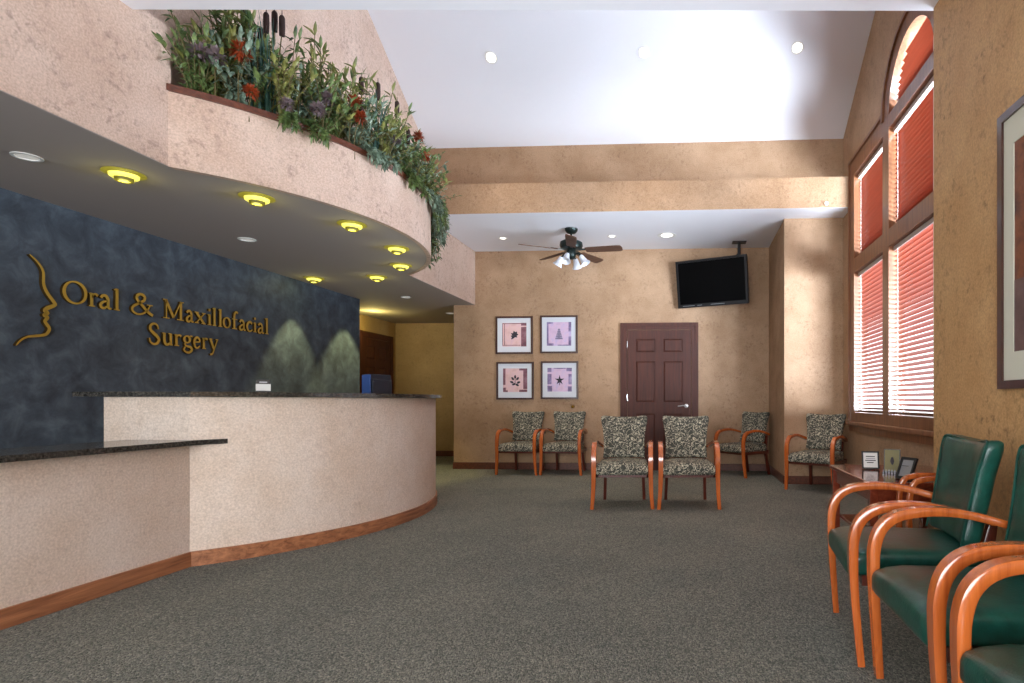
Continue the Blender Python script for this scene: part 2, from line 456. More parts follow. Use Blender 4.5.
# pier on the right
struct('wall_right', box((XP, YREAR, 0), (XP+.12, 3.24, ZC+.02)), M_PIER)
struct('wall_right_pier', box((XP, 3.24, 0), (XW+.15, 3.30, ZC+.1)), M_PIER)
struct('wall_return', box((1.17, YR, 0), (XW+.15, YR+.1, ZC+.02)), M_WALL)
struct('wall_alcove', box((1.17, YR+.1, 0), (1.27, YB+.05, ZC+.02)), M_WALL)

# bay wall with the three-part arched window
k = XW/1.9
def wy(y): return y*k
def wz(z): return 1 + (z-1)*k
yc = 4.887; Ro = .621; Ri = .487; z0 = 3.625
y_far, y_near = wy(6.72), 3.31
zb, zt = wz(.76), 3.67
def archpts(r, n=24, cy=yc, cz=z0): return [(cy + r*math.cos(PI*i/n), cz + r*math.sin(PI*i/n)) for i in range(n+1)]
outline = [(y_near, zb), (y_far, zb), (y_far, zt)] + [(yc + Ro, zt)] + archpts(Ro)[1:-1] + [(yc - Ro, zt), (y_near, zt)]
wallout = [(3.24, 0), (YR, 0), (YR, vault(YR)+.05), (4.95, vault(4.95)+.05), (3.24, vault(3.24)+.05)]
struct('wall_bay', add_prism(B(), wallout, [outline], fYZ, XW, XW+.14), M_WALL)
side_w = .86
oc = (yc - Ri, yc + Ri); of = (wy(5.63), wy(6.57)); on = (3.42, 4.24)
zl = (wz(.87), wz(2.44)); zu = (wz(2.60), 3.50)
holes = []
for o_ in (of, oc, on):
    for z_ in (zl, zu):
        holes.append([(o_[0], z_[0]), (o_[1], z_[0]), (o_[1], z_[1]), (o_[0], z_[1])])
holes.append([(yc+Ri*math.cos(PI*i/24), z0+Ri*math.sin(PI*i/24)) for i in range(25)])
win = link(bpy.data.objects.new('window_1', None)); win['kind'] = 'structure'; win.location = (XW, yc, 0)
winM = Matrix.Translation((-XW, -yc, 0))
def wpart(name, bm, mat):
    bmesh.ops.transform(bm, matrix=winM, verts=bm.verts[:]); return obj(name, bm, mat, win)
wpart('frame', add_prism(B(), outline, holes, fYZ, XW-.025, XW+.12), M_WINWOOD)
bm = B()
def casing(bm, pts, w, x0, x1):  # raised strip around the outline
    add_prism(bm, pts, [], fYZ, x0, x1)
casing(bm, [(y_far-.0, zb), (y_far+.03, zb), (y_far+.03, zt+.03), (y_far, zt)], 0, XW-.045, XW)
casing(bm, [(yc+Ro, zt), (y_far, zt), (y_far+.03, zt+.03), (yc+Ro+.02, zt+.03)], 0, XW-.045, XW)
casing(bm, [(y_near, zt), (yc-Ro, zt), (yc-Ro-.02, zt+.03), (y_near-.03, zt+.03)], 0, XW-.045, XW)
a1 = archpts(Ro); a2 = archpts(Ro+.035)
add_prism(bm, a1 + a2[::-1], [], fYZ, XW-.045, XW)
wpart('casing', bm, M_WINWOOD)
bm = bbox((XW-.07, y_near-.05, zb-.035), (XW+.02, y_far+.05, zb+.01), .008)
add_box(bm, (XW-.03, y_near-.03, zb-.10), (XW, y_far+.03, zb-.035)); wpart('sill', bm, M_WINWOOD)
for o_ in (of, oc, on):
    for z_ in (zl, zu):
        wpart('pane', box((XW+.10, o_[0]-.01, z_[0]-.01), (XW+.106, o_[1]+.01, z_[1]+.01)), M_GLASS)
wpart('pane', add_prism(B(), archpts(Ri+.01), [], fYZ, XW+.10, XW+.106), M_GLASS)

def blind(y0, y1, z0_, z1_, tilt, label, arch=False, stack=.0):
    t = thing('wooden_blind', label, 'blind', (XW+.045, (y0+y1)/2, z0_), 0, None)
    cx, hw = 0, (y1-y0)/2 - .012; H = z1_ - z0_
    pitch = .0435; w = .05; bm = B(); z = .05 + stack; cords = B()
    while z < H - .05:
        h2 = hw
        if arch:
            zz = z0_ + z - z0
            rr = (Ri-.03)**2 - max(zz, 0)**2
            if rr <= .0025: break
            h2 = math.sqrt(rr)
        M = Matrix.Translation((cx, 0, z)) @ Matrix.Rotation(tilt, 4, 'Y')
        rows = []
        for q in range(5):
            x = -w/2 + w*q/4; zz_ = .0035*(1-(2*x/w)**2)
            rows.append([bm.verts.new(M @ Vector(p)) for p in ((x, -h2, zz_-.0012), (x, h2, zz_-.0012), (x, h2, zz_+.0012), (x, -h2, zz_+.0012))])
        for a_, b_ in zip(rows, rows[1:]):
            for e_ in range(4): bm.faces.new([a_[e_], a_[(e_+1) % 4], b_[(e_+1) % 4], b_[e_]])
        bm.faces.new(rows[0]); bm.faces.new(rows[-1][::-1]); z += pitch
    obj('slats', bm, M_SLAT, t)
    if not arch:
        obj('head_rail', bbox((-.03, -hw, H-.045), (.03, hw, H-.004), .003), M_SLATRAIL, t, label='pale head rail')
    obj('bottom_rail', bbox((-.025, -hw, .006+stack), (.025, hw, .03+stack), .003), M_DARKWOOD, t)
    n = 2 if hw < .6 else 3
    for i in range(n):
        y = -hw + .1 + (2*hw-.2)*i/(n-1)
        top = H-.04 if not arch else max(.1, math.sqrt(max((Ri-.04)**2 - y*y, .01)))
        cb = B()
        for s in (-.028, .028): add_tube(cb, [(s, y, .01), (s, y, top)], .0022, 5)
        obj('ladder_cord', cb, M_CORD, t)
    return t
M_SLATRAIL = plain('blind_head_rail', srgb(196, 186, 180), .35)
TL, TU, TA = R(24), R(47), R(47)
blind(of[0], of[1], zl[0], zl[1], TL, 'wooden blind in the lower sash of the narrow far window beside the patterned chair')
blind(of[0], of[1], zu[0], zu[1], TU, 'dark red wooden blind in the upper sash of the narrow far window')
blind(oc[0], oc[1], zl[0], zl[1], TL, 'bright orange wooden blind in the lower sash of the wide window above the end table')
blind(oc[0], oc[1], zu[0], zu[1], TU, 'red wooden blind in the upper sash of the wide window under the arch')
blind(yc-Ri, yc+Ri, z0, z0+Ri, TA, 'half-round orange wooden blind in the arched top of the window', arch=True)
for z_ in (zl, zu):
    blind(on[0], on[1], z_[0], z_[1], TL if z_ is zl else TU, 'wooden blind in the narrow near window hidden behind the pier, %s sash' % ('lower' if z_ is zl else 'upper'))

# rear wall with unseen glazing added to let in fill light (behind the camera)
bm = add_prism(B(), [(XD, 0), (2.0, 0), (2.0, ZC+.1), (XD, ZC+.1)], [[(-4.2, .35), (.9, .35), (.9, 2.35), (-4.2, 2.35)]], fXZ, YREAR-.1, YREAR); struct('wall_rear', bm, M_WALL)
bm = B()
add_prism(bm, [(-4.2, .35), (.9, .35), (.9, 2.35), (-4.2, 2.35)], [[(-4.12+i*1.26, .43), (-4.12+i*1.26+1.18, .43), (-4.12+i*1.26+1.18, 2.27), (-4.12+i*1.26, 2.27)] for i in range(4)], fXZ, YREAR-.12, YREAR+.03)
w2 = struct('window_added', bm, M_WINWOOD)
obj('pane', box((-4.14, YREAR-.06, .4), (.85, YREAR-.055, 2.3)), M_GLASS, w2)

# baseboards
struct('baseboard_back', bbox((-3.44, YB-.016, 0), (1.17, YB, .1), .004), M_DARKWOOD)
struct('baseboard_alcove', bbox((1.154, YR-.016, 0), (1.17, YB-.016, .1), .004), M_DARKWOOD)
struct('baseboard_return', bbox((1.154, YR-.016, 0), (XW, YR, .1), .004), M_DARKWOOD)
struct('baseboard_bay', bbox((XW-.016, 3.3, 0), (XW, YR-.016, .1), .004), M_DARKWOOD)
struct('baseboard_right', bbox((XP-.016, YREAR, 0), (XP, 3.24, .1), .004), M_DARKWOOD)
struct('baseboard_hall', bbox((-5.3, 10.184, 0), (-3.43, 10.2, .1), .004), M_DARKWOOD)

# ------------------------------------------------------------------ doors
def panel_door(name, W, H, lever=True):
    """six-panel door in its frame, local: x across, z up, front towards -y, wall face at y = 0"""
    d = link(bpy.data.objects.new(name, None)); d['kind'] = 'structure'
    fw = .085; bm = B()
    add_prism(bm, [(-W/2-fw, 0), (W/2+fw, 0), (W/2+fw, H+fw), (-W/2-fw, H+fw)], [[(-W/2, 0.0005), (W/2, .0005), (W/2, H), (-W/2, H)]], fXZ, -.03, .01)
    add_prism(bm, [(-W/2-fw-.012, 0), (W/2+fw+.012, 0), (W/2+fw+.012, H+fw+.012), (-W/2-fw-.012, H+fw+.012)], [[(-W/2-fw+.03, .0005), (W/2+fw-.03, .0005), (W/2+fw-.03, H+fw-.03), (-W/2-fw+.03, H+fw-.03)]], fXZ, -.042, 0)
    obj('frame', bm, M_DOOR, d)
    L = W/2 - .006; pw0, pw1 = .055, W/2 - .125
    zs = [(.22, .82), (.98, 1.58), (1.70, H-.13)]
    hl = []
    for a, b in zs:
        for s in (-1, 1):
            x0, x1 = sorted((s*pw0, s*pw1)); hl.append([(x0, a), (x1, a), (x1, b), (x0, b)])
    bm = add_prism(B(), [(-L, .008), (L, .008), (L, H-.006), (-L, H-.006)], hl, fXZ, -.022, .008)
    leaf = obj('leaf', bm, M_DOOR, d)
    for h in hl:
        x0, x1 = h[0][0], h[1][0]; a, b = h[0][1], h[2][1]; g = .028
        bm = B(); add_box(bm, (x0, -.006, a), (x1, .006, b))
        vs = [bm.verts.new(p) for p in [(x0+.008,-.006,a+.008),(x1-.008,-.006,a+.008),(x1-.008,-.006,b-.008),(x0+.008,-.006,b-.008),(x0+g,-.018,a+g),(x1-g,-.018,a+g),(x1-g,-.018,b-g),(x0+g,-.018,b-g)]]
        for f in [(4,5,6,7),(0,1,5,4),(1,2,6,5),(2,3,7,6),(3,0,4,7)]: bm.faces.new([vs[i] for i in f])
        obj('panel', bm, M_DOOR, leaf)
    if lever:
        bm = B(); Mx = Matrix.Rotation(PI/2, 4, 'X')
        add_lathe(bm, [(.028, 0), (.03, .004), (.026, .012), (.012, .014), (.011, .05), (.0, .052)], (L-.07, -.022, .93), 16, Mx)
        add_tube(bm, spline([(L-.07, -.066, .93), (L-.11, -.07, .935), (L-.15, -.068, .93), (L-.19, -.064, .926)], 4), .009, 8)
        obj('lever_handle', bm, M_STEEL, leaf, True, 'satin steel lever handle')
        for z in (.25, 1.05, 1.82):
            hb = B(); add_tube(hb, [(-L-.004, -.028, z-.045), (-L-.004, -.028, z+.045)], .007, 8); obj('hinge', hb, M_STEEL, leaf, True, 'steel hinge')
    return d
d1 = panel_door('door_1', .93, 2.03); d1.location = (-.40, YB, 0)
d2 = panel_door('door_2', .86, 2.05, False); d2.location = (-5.3, 9.52, 0); d2.rotation_euler = (0, 0, PI/2)

# ------------------------------------------------------------------ reception counters
CA = arc(-4.25, 4.79, 1.93, -3.0, 44)
cnt = thing('reception_counter', 'tall curved reception counter with pale textured front under the planter balcony', 'counter', (-3.0, 3.35, 0))
CM = Matrix.Translation((3.0, -3.35, 0))
def cpart(name, bm, mat, par=None, smooth=True):
    bmesh.ops.transform(bm, matrix=CM, verts=bm.verts[:]); return obj(name, bm, mat, par or cnt, smooth)
ci = arc(-4.25, 4.79, 1.78, -3.15, 44)
body = CA + [(-3.15, CA[-1][1])] + ci[::-1] + [(-3.548, CA[0][1]+.14), (-3.548, CA[0][1])]
cpart('body', add_prism(B(), body, [], fXY, 0, 1.025), M_CNT)
ko = arc(-4.25, 4.79, 1.945, -2.985, 44); ki = arc(-4.25, 4.79, 1.931, -2.999, 44)
cpart('kick_board', add_prism(B(), ko + ki[::-1], [], fXY, 0, .09), M_OAK)
ct_o = arc(-4.25, 4.79, 1.985, -2.96, 44); ct_i = arc(-4.25, 4.79, 1.66, -3.3, 44)
bm = add_prism(B(), [(-3.709, 3.28)] + ct_o + [(-3.2, ct_o[-1][1])] + ct_i[::-1] + [(-3.4, 3.62), (-3.709, 3.62)], [], fXY, 1.027, 1.057)
tag(obj('countertop', bm, M_GRANITE, smooth=True), 'dark granite top on the tall curved reception counter', 'countertop')
yj = CA[0][1]
lo = thing('reception_counter', 'low straight reception counter section in the front left corner', 'counter', (-3.0, 1.0, 0))
CM = Matrix.Translation((3.0, -1.0, 0)); 
cpart('body', bbox((-3.3, -1.6, 0), (-3.0, yj-.0008, .733), .003), M_CNT, lo, False)
cpart('kick_board', bbox((-3.0, -1.6, 0), (-2.985, yj+.004, .09), .003), M_OAK, lo, False)
bm = add_prism(B(), [(-3.38, -1.6), (-2.93, -1.6), (-2.93, 3.30), (-2.915, 3.36), (-2.865, 3.445), (-2.872, 3.425), (-2.905, 3.375), (-2.955, yj-.004), (-3.38, yj-.004)], [], fXY, .735, .765)
tag(obj('countertop', bm, M_GRANITE), 'dark granite top on the low front counter', 'countertop')
# work desk behind the tall counter with a monitor on it
wd = thing('work_desk', 'desk behind the tall reception counter carrying the monitor', 'desk', (-3.3, 5.2, 0))
obj('desk_top', bbox((-.55, -.45, .70), (.58, .45, .73), .004), M_DARKWOOD, wd)
for sx in (-.52, .42):
    obj('side_panel', bbox((sx, -.43, 0), (sx+.03, .43, .70), .003), M_DARKWOOD, wd)
mo = thing('monitor', 'dark computer monitor with blue side standing behind the counter', 'monitor', (-2.93, 5.32, .73), R(70))
obj('housing', bbox((-.12, -.03, .14), (.12, .05, .522), .006), M_NAVY, mo)
obj('back_cover', bbox((-.11, -.055, .20), (.11, -.03, .475), .01), M_NAVY, mo)
obj('side_cover', bbox((-.135, -.045, .14), (-.12, .06, .515), .004), M_BLUE, mo, label='blue side face')
bm = bbox((-.09, -.06, 0), (.09, .08, .02), .005); add_box(bm, (-.03, 0, .02), (.03, .03, .16)); obj('stand', bm, M_NAVY, mo)
ch = thing('card_holder', 'small black desk sign with a white card on the reception counter', 'sign', (-2.86, 3.74, 1.057), R(38))
obj('holder', bbox((-.043, -.012, 0), (.043, .02, .012), .002), M_BLACK, ch)
bm = bbox((-.04, 0, .055), (.04, .006, .088), .002); obj('sign_plate', bm, M_BLACK, ch)
obj('caption', box((-.022, -.001, .066), (.022, 0, .074)), M_SILVER, ch)
obj('card', box((-.042, -.006, .012), (.042, -.002, .058)), M_PAPER, ch, label='white card')

# ------------------------------------------------------------------ wall lettering and face emblem
def ribbon(pts, ws):
    L, Rr = [], []
    n = len(pts)
    for i, p in enumerate(pts):
        a = pts[max(i-1, 0)]; b = pts[min(i+1, n-1)]
        d = (b - a); d = d.normalized() if d.length > 1e-9 else Vector((1, 0, 0))
        nn = Vector((-d.y, d.x, 0)); L.append(p + nn*ws[i]/2); Rr.append(p - nn*ws[i]/2)
    return L, Rr
SIGN = thing('wall_lettering', 'brass letters spelling Oral & Maxillofacial Surgery on the slate wall', 'sign', (XD, 4.95, 1.6))
def add_ribbon(bm, pts, ws, depth):
    L, Rr = ribbon(pts, ws); rows = []
    for a, b in zip(L, Rr):
        rows.append([bm.verts.new((x, p.x, p.y)) for p, x in ((a, depth), (b, depth), (b, .002), (a, .002))])
    for r0, r1 in zip(rows, rows[1:]):
        for k_, j_ in ((0, 1), (1, 2), (2, 3), (3, 0)):
            f = bm.faces.new([r0[k_], r0[j_], r1[j_], r1[k_]])
            f.material_index = 0 if (k_ == 0) else 1
    bm.faces.new(rows[0]).material_index = 1; bm.faces.new(rows[-1][::-1]).material_index = 1
TK, TN, SF = .024, .012, .011
# centre lines: ('s', points, start w, mid w, end w) stroke | ('v', x, z0, z1) stem | ('h', x0, x1, z) serif | ('o', cx, cz, rx, rz)
xh = .62
GL = {
 'O': [('o', .5, .5, .44, .48)],
 'o': [('o', .5, .31, .40, .29)],
 'l': [('v', .52, 0, 1.04), ('h', .05, .98, .03), ('s', [(.1, .96), (.45, 1.02)], TN, TN, TN)],
 'i': [('v', .52, 0, xh), ('h', .05, .98, .03), ('s', [(.12, .56), (.45, .61)], TN, TN, TN), ('d', .5, .86)],
 'r': [('v', .3, 0, xh), ('h', .02, .68, .03), ('s', [(.34, .4), (.48, .55), (.7, .6), (.95, .53)], TN, TN, TK), ('s', [(.05, .57), (.25, .6)], TN, TN, TN)],
 'a': [('s', [(.14, .48), (.3, .59), (.52, .6), (.7, .46), (.72, .14), (.8, .03), (1., .06)], TK*.8, TK, TN), ('s', [(.7, .37), (.38, .31), (.14, .18), (.22, .03), (.46, .03), (.7, .16)], TN, TK, TN)],
 'c': [('s', [(.9, .5), (.6, .6), (.25, .5), (.12, .28), (.32, .05), (.62, .02), (.95, .14)], TK, TK, TN)],
 'f': [('s', [(.95, .98), (.72, 1.04), (.5, .95), (.42, .75), (.42, 0)], TK*.8, TK, TK), ('h', .08, .85, .6), ('h', .1, .8, .03)],
 'x': [('s', [(.14, .6), (.86, .02)], TK, TK, TK), ('s', [(.86, .6), (.14, .02)], TN, TN, TN), ('h', 0, .36, .61), ('h', .64, 1, .61), ('h', 0, .36, .03), ('h', .6, 1, .03)],
 'M': [('v2', .15, 0, 1), ('v', .85, 0, 1), ('s', [(.12, .99), (.5, .08)], TK, TK, TK), ('s', [(.85, .99), (.5, .08)], TN, TN, TN), ('h', 0, .3, .03), ('h', .66, 1, .03), ('h', .0, .2, .98), ('h', .8, 1, .98)],
 '&': [('s', [(1.0, .02), (.78, .16), (.52, .44), (.28, .72), (.3, .92), (.46, 1.0), (.62, .9), (.58, .7), (.34, .52), (.1, .32), (.08, .12), (.28, -.01), (.52, .04), (.74, .24), (.86, .5)], TK, TK*.9, TN), ('h', .72, 1, .52)],
 'S': [('s', [(.84, .76), (.74, .95), (.48, 1.02), (.18, .9), (.16, .7), (.42, .54), (.74, .38), (.88, .2), (.7, .02), (.4, -.02), (.16, .08), (.08, .27)], TN, TK*1.15, TN)],
 'u': [('s', [(.2, xh), (.2, .2), (.36, .03), (.6, .05), (.76, .18)], TK, TK, TN), ('v', .8, 0, xh), ('h', 0, .26, .6), ('h', .58, .86, .6), ('h', .78, 1, .03)],
 'g': [('o', .42, .42, .3, .18), ('s', [(.66, .55), (.8, .62), (.98, .6)], TN, TN, TK*.8), ('s', [(.28, .26), (.2, .13), (.42, .05), (.76, .02), (.92, -.12), (.7, -.27), (.36, -.28), (.1, -.16), (.24, .02)], TN, TK, TN)],
 'e': [('s', [(.12, .33), (.86, .37), (.8, .53), (.54, .6), (.24, .5), (.12, .28), (.3, .05), (.6, .02), (.92, .14)], TN, TK, TN)],
 'y': [('s', [(.12, .6), (.52, .04)], TK, TK, TK), ('s', [(.9, .6), (.52, .02), (.34, -.22), (.1, -.28)], TN, TN, TK*.8), ('h', 0, .32, .61), ('h', .7, 1, .61)],
}
def letter(ch_, y0, y1, base, H, depth=.022):
    bm = B(); W = y1-y0
    T = lambda x, z: Vector((y0-4.97 + x*W, base-1.6 + z*H, 0))
    for g in GL[ch_]:
        if g[0] == 's':
            P_ = [T(*p) for p in g[1]]
            P_ = spline(P_, 6) if len(P_) > 2 else P_
            n = len(P_); ws = []
            for i in range(n):
                t = i/(n-1); ws.append(g[2]+(g[3]-g[2])*t*2 if t < .5 else g[3]+(g[4]-g[3])*(t-.5)*2)
            add_ribbon(bm, P_, ws, depth)
        elif g[0] in ('v', 'v2'):
            w = TK if g[0] == 'v' else TN
            add_ribbon(bm, [T(g[1], g[2]), T(g[1], g[3])], [w, w], depth)
        elif g[0] == 'h':
            add_ribbon(bm, [T(g[1], g[3]), T(g[2], g[3])], [SF*.8]*2, depth*.98)
        elif g[0] == 'd':
            c = T(g[1], g[2]); add_ribbon(bm, [c-Vector((0, .012, 0)), c+Vector((0, .012, 0))], [.022, .022], depth)
        elif g[0] == 'o':
            c = T(g[1], g[2]); rx, rz = g[3]*W, g[4]*H; n = 32; pts, ws = [], []
            for i in range(n+1):
                a = 2*PI*i/n + .3
                pts.append(c + Vector((rx*math.cos(a), rz*math.sin(a), 0))); ws.append(TN + (TK-TN)*abs(math.cos(a-.25))**1.3)
            add_ribbon(bm, pts, ws, depth)
    obj('letter', bm, [M_GOLD, M_GOLDSHADE], SIGN)
for c_, a_, b_ in [('O', 3.943, 4.115), ('r', 4.126, 4.197), ('a', 4.201, 4.299), ('l', 4.314, 4.366), ('&', 4.454, 4.648), ('M', 4.744, 4.947), ('a', 4.967, 5.05), ('x', 5.062, 5.183), ('i', 5.2, 5.25), ('l', 5.258, 5.305), ('l', 5.326, 5.375), ('o', 5.382, 5.478), ('f', 5.487, 5.575), ('a', 5.581, 5.672), ('c', 5.68, 5.766), ('i', 5.773, 5.825), ('a', 5.834, 5.927), ('l', 5.94, 5.995)]:
    letter(c_, a_, b_, 1.717, .166)
for c_, a_, b_ in [('S', 4.608, 4.716), ('u', 4.736, 4.836), ('r', 4.851, 4.924), ('g', 4.939, 5.038), ('e', 5.047, 5.123), ('r', 5.143, 5.205), ('y', 5.224, 5.327)]:
    letter(c_, a_, b_, 1.487, .166)
fp = [(3.713, 2.007), (3.765, 1.962), (3.796, 1.907), (3.799, 1.821), (3.821, 1.764), (3.866, 1.703), (3.868, 1.684), (3.821, 1.653), (3.808, 1.634), (3.825, 1.621), (3.802, 1.603), (3.823, 1.59), (3.808, 1.558), (3.834, 1.517), (3.826, 1.485), (3.804, 1.464), (3.747, 1.45), (3.702, 1.44), (3.661, 1.412), (3.633, 1.374)]
P_ = spline([Vector((a, b, 0)) - Vector((3.75, 1.69, 0)) for a, b in fp], 6)
n = len(P_); bm = B()
add_ribbon(bm, P_, [.006 + .022*math.sin(PI*min(1, max(0, (i/(n-1))*1.0)))**.6*(1 if i < n*.45 else .8) for i in range(n)], .024)
em = obj('face_sign', bm, [M_GOLD, M_GOLDSHADE]); em.location = (XD, 3.75, 1.69)
tag(em, 'brass outline of a face in profile on the slate wall left of the lettering', 'emblem')

# ------------------------------------------------------------------ chairs
ARM = [(-.250, 0), (-.262, .14), (-.272, .28), (-.276, .40), (-.272, .48), (-.248, .545), (-.195, .587), (-.11, .604), (-.01, .604), (.09, .588), (.19, .562), (.24, .546)]
def make_chair(name, label, mat, group):
    t = thing(name, label, 'chair', (0, 0, 0), 0, group)
    # seat: waterfall front, slightly domed
    def ds(p):
        u = (p.y + .24)/.48
        s = 1.03 - .09*u
        z = p.z + (.016*(1-(p.x/.24)**2) if p.z > 0 else 0)
        if p.y < -.14: z -= ((-.14-p.y)/.12)**2*.028*(1 if p.z > 0 else .2)
        return Vector((p.x*s, p.y - .038, z + .372))
    seat = obj('seat', rbox(.238, .256, .05, .026, 9, ds), mat, t, True)
    def db(p):
        v = max(0, min(1, (p.z+.2)/.4))
        hw = .205 + .030*v**1.6 - .012*math.sin(PI*min(1, v*1.15))
        c = p.x/.235
        y = p.y + .035*c*c*-1 + .085*v + .198 + .018*(1-abs(c))**2*(1 if p.y < 0 else 0)*-1
        z = p.z + .640 + (.016*c*c if v > .5 else -.008*c*c)
        return Vector((p.x/.235*hw, y, z))
    back = obj('backrest', rbox(.235, .042, .2, .034, 9, db), mat, t, True)
    obj('piping', _piping(), mat, back, True)
    for s in (-1, 1):
        pts = [(s*(.262 + .018*max(0, 1-z/.35)**2 - (.03*max(0, (y-.02)/.22)**2 if z > .5 else 0)), y, z) for y, z in ARM]
        pts = spline(pts, 5); n = len(pts)
        wl = [.034 + .012*min(1, p.z/.4) for p in pts]
        tl = [.027 + .010*math.sin(PI*min(1, (i/(n-1))*1.1))**2 for i, p in enumerate(pts)]
        bm = B(); add_sweep(bm, pts, (1, 0, 0), .04, .03, wl, tl)
        obj('arm', bm, M_CHERRY, t, True)
    for s in (-1, 1):
        pts = spline([(s*.2, .285, 0), (s*.192, .245, .2), (s*.188, .222, .36), (s*.186, .238, .46), (s*.185, .252, .53)], 4)
        n = len(pts); bm = B(); add_sweep(bm, pts, (1, 0, 0), .032, .04, None, [.03+.014*math.sin(PI*i/(n-1)) for i in range(n)])
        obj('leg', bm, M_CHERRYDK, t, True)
    bm = bbox((-.19, .215, .425), (.19, .24, .462), .006); obj('back_rail', bm, M_CHERRY, t)
    bm = B()
    for y0, y1, z0_, z1_ in ((-.24, -.215, .292, .332), (.195, .22, .29, .34)):
        add_box(bm, (-.25, y0, z0_), (.25, y1, z1_))
    for s in (-1, 1): add_box(bm, (s*.235-.012, -.24, .292), (s*.235+.012, .21, .332))
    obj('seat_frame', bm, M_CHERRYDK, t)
    return t
def _piping():
    bm = B(); pts = []
    for v, c in [(0, -1), (.3, -1), (.6, -1), (.9, -1), (1, -.9), (1, -.4), (1, 0), (1, .4), (1, .9), (.9, 1), (.6, 1), (.3, 1), (0, 1)]:
        hw = .205 + .030*v**1.6 - .012*math.sin(PI*min(1, v*1.15))
        z = (v*.4-.2)*.975 + .640 + (.016*c*c if v > .5 else -.008*c*c)
        pts.append((c*hw*.985, -.03 - .035*c*c + .085*v + .198, z))
    return add_tube(bm, spline(pts, 4), .005, 6)
fab = make_chair('patterned_armchair', 'patterned cream and grey armchair, left one of the pair standing in front of the door', M_FABRIC, 'patterned armchairs')
fab.location = (-.614, 5.535, 0); fab.rotation_euler = (0, 0, R(4))
for x, y, a, l in [
    (.002, 5.56, 4, 'patterned cream and grey armchair, right one of the pair standing in front of the door'),
    (-2.285, 7.90, -4, 'patterned armchair against the back wall nearest the hallway, under the framed prints'),
    (-1.685, 7.91, -3, 'patterned armchair against the back wall, second from the hallway, under the framed prints'),
    (.77, 7.87, -50, 'dark patterned armchair turned in the corner beside the door, under the television'),
    (1.49, 6.62, -34, 'patterned armchair against the bright wall beside the window and end table')]:
    dup(fab, (x, y, 0), R(a), l)
gr = make_chair('leather_armchair', 'green leather armchair, farthest of the row, beside the end table', M_LEATHER, 'green leather armchairs')
gr.location = (.93, 2.47, 0); gr.rotation_euler = (0, 0, R(-95))
dup(gr, (.945, 1.845, 0), R(-90), 'green leather armchair in the middle of the row along the right wall')
dup(gr, (.945, 1.185, 0), R(-90), 'green leather armchair cut off at the picture edge, nearest of the row')

# ------------------------------------------------------------------ end table and what stands on it
tb = thing('end_table', 'low dark cherry end table under the window', 'table', (1.43, 3.93, 0))
obj('table_top', bbox((-.36, -.48, .495), (.36, .48, .52), .006), M_TABLE, tb)
bm = B()
for s in (-1, 1):
    add_box(bm, (s*.32-.01, -.42, .40), (s*.32+.01, .42, .495)); add_box(bm, (-.31, s*.43-.01, .40), (.31, s*.43+.01, .495))
obj('apron', bm, M_TABLE, tb)
for sx in (-1, 1):
    for sy in (-1, 1):
        obj('leg', bbox((sx*.32-.025, sy*.43-.025, 0), (sx*.32+.025, sy*.43+.025, .494), .005), M_TABLE, tb)
obj('shelf', bbox((-.3, -.41, .14), (.3, .41, .16), .003), M_TABLE, tb)
def frame_stand(name, label, cat, loc, rz, w, h, tilt, fm, face, fw=.014, leg=True):
    t = thing(name, label, cat, loc, rz)
    Mx = Matrix.Translation((0, 0, .004)) @ Matrix.Rotation(tilt, 4, 'X')
    bm = B(); add_prism(bm, [(-w/2, 0), (w/2, 0), (w/2, h), (-w/2, h)], [[(-w/2+fw, fw), (w/2-fw, fw), (w/2-fw, h-fw), (-w/2+fw, h-fw)]], fXZ, -.006, .01)
    bmesh.ops.transform(bm, matrix=Mx, verts=bm.verts[:]); obj('frame', bm, fm, t)
    bm = box((-w/2+fw*.8, -.001, fw*.8), (w/2-fw*.8, .006, h-fw*.8)); bmesh.ops.transform(bm, matrix=Mx, verts=bm.verts[:]); fc = obj('sheet', bm, face, t)
    if leg:
        bm = B(); add_box(bm, (-.03, .008, h*.6), (.03, .012, h*.62))
        vs = [bm.verts.new(p) for p in [(-.03, .012, 0), (.03, .012, 0), (.03, .09, .0), (-.03, .09, .0), (-.03, -math.sin(tilt)*h*.65+.012, h*.62), (.03, -math.sin(tilt)*h*.65+.012, h*.62)]]
        for f in [(0,1,2,3),(0,1,5,4),(2,3,4,5),(0,3,4),(1,2,5)]: bm.faces.new([vs[i] for i in f])
        obj('easel_back', bm, M_BLACK, t)
    return t, Mx
t, Mx = frame_stand('table_sign', 'small black framed white notice on the end table, farthest of three', 'sign', (1.285, 4.10, .52), R(-8), .115, .125, R(-14), M_BLACK, M_PAPER, .01)
bm = B()
for z, a, b in ((.088, -.03, .03), (.06, -.035, .035), (.045, -.025, .02)): add_box(bm, (a, -.0025, z-.003), (b, -.001, z+.003))
bmesh.ops.transform(bm, matrix=Mx, verts=bm.verts[:]); obj('lettering', bm, M_INK, t)
t, Mx = frame_stand('plaque', 'olive green upright plaque with black edges in the middle of the end table', 'plaque', (1.36, 3.90, .525), R(-26), .10, .15, R(-8), M_BLACK, M_PLAQUE, .004, False)
bm = B(); add_prism(bm, [(-.004, .05), (.006, .045), (.014, .07), (.006, .10), (-.006, .095), (-.012, .07)], [], fXZ, -.003, -.001); bmesh.ops.transform(bm, matrix=Mx, verts=bm.verts[:]); obj('emblem', bm, M_INK, t)
obj('base', bbox((-.055, -.045, -.005), (.055, .03, .008), .003), M_BLACK, t)
bm = B()
for i in range(6): add_box(bm, (-.05+i*.018, -.05, -.004), (-.046+i*.018, -.046, .022))
obj('card_rail', bm, M_SILVER, t)
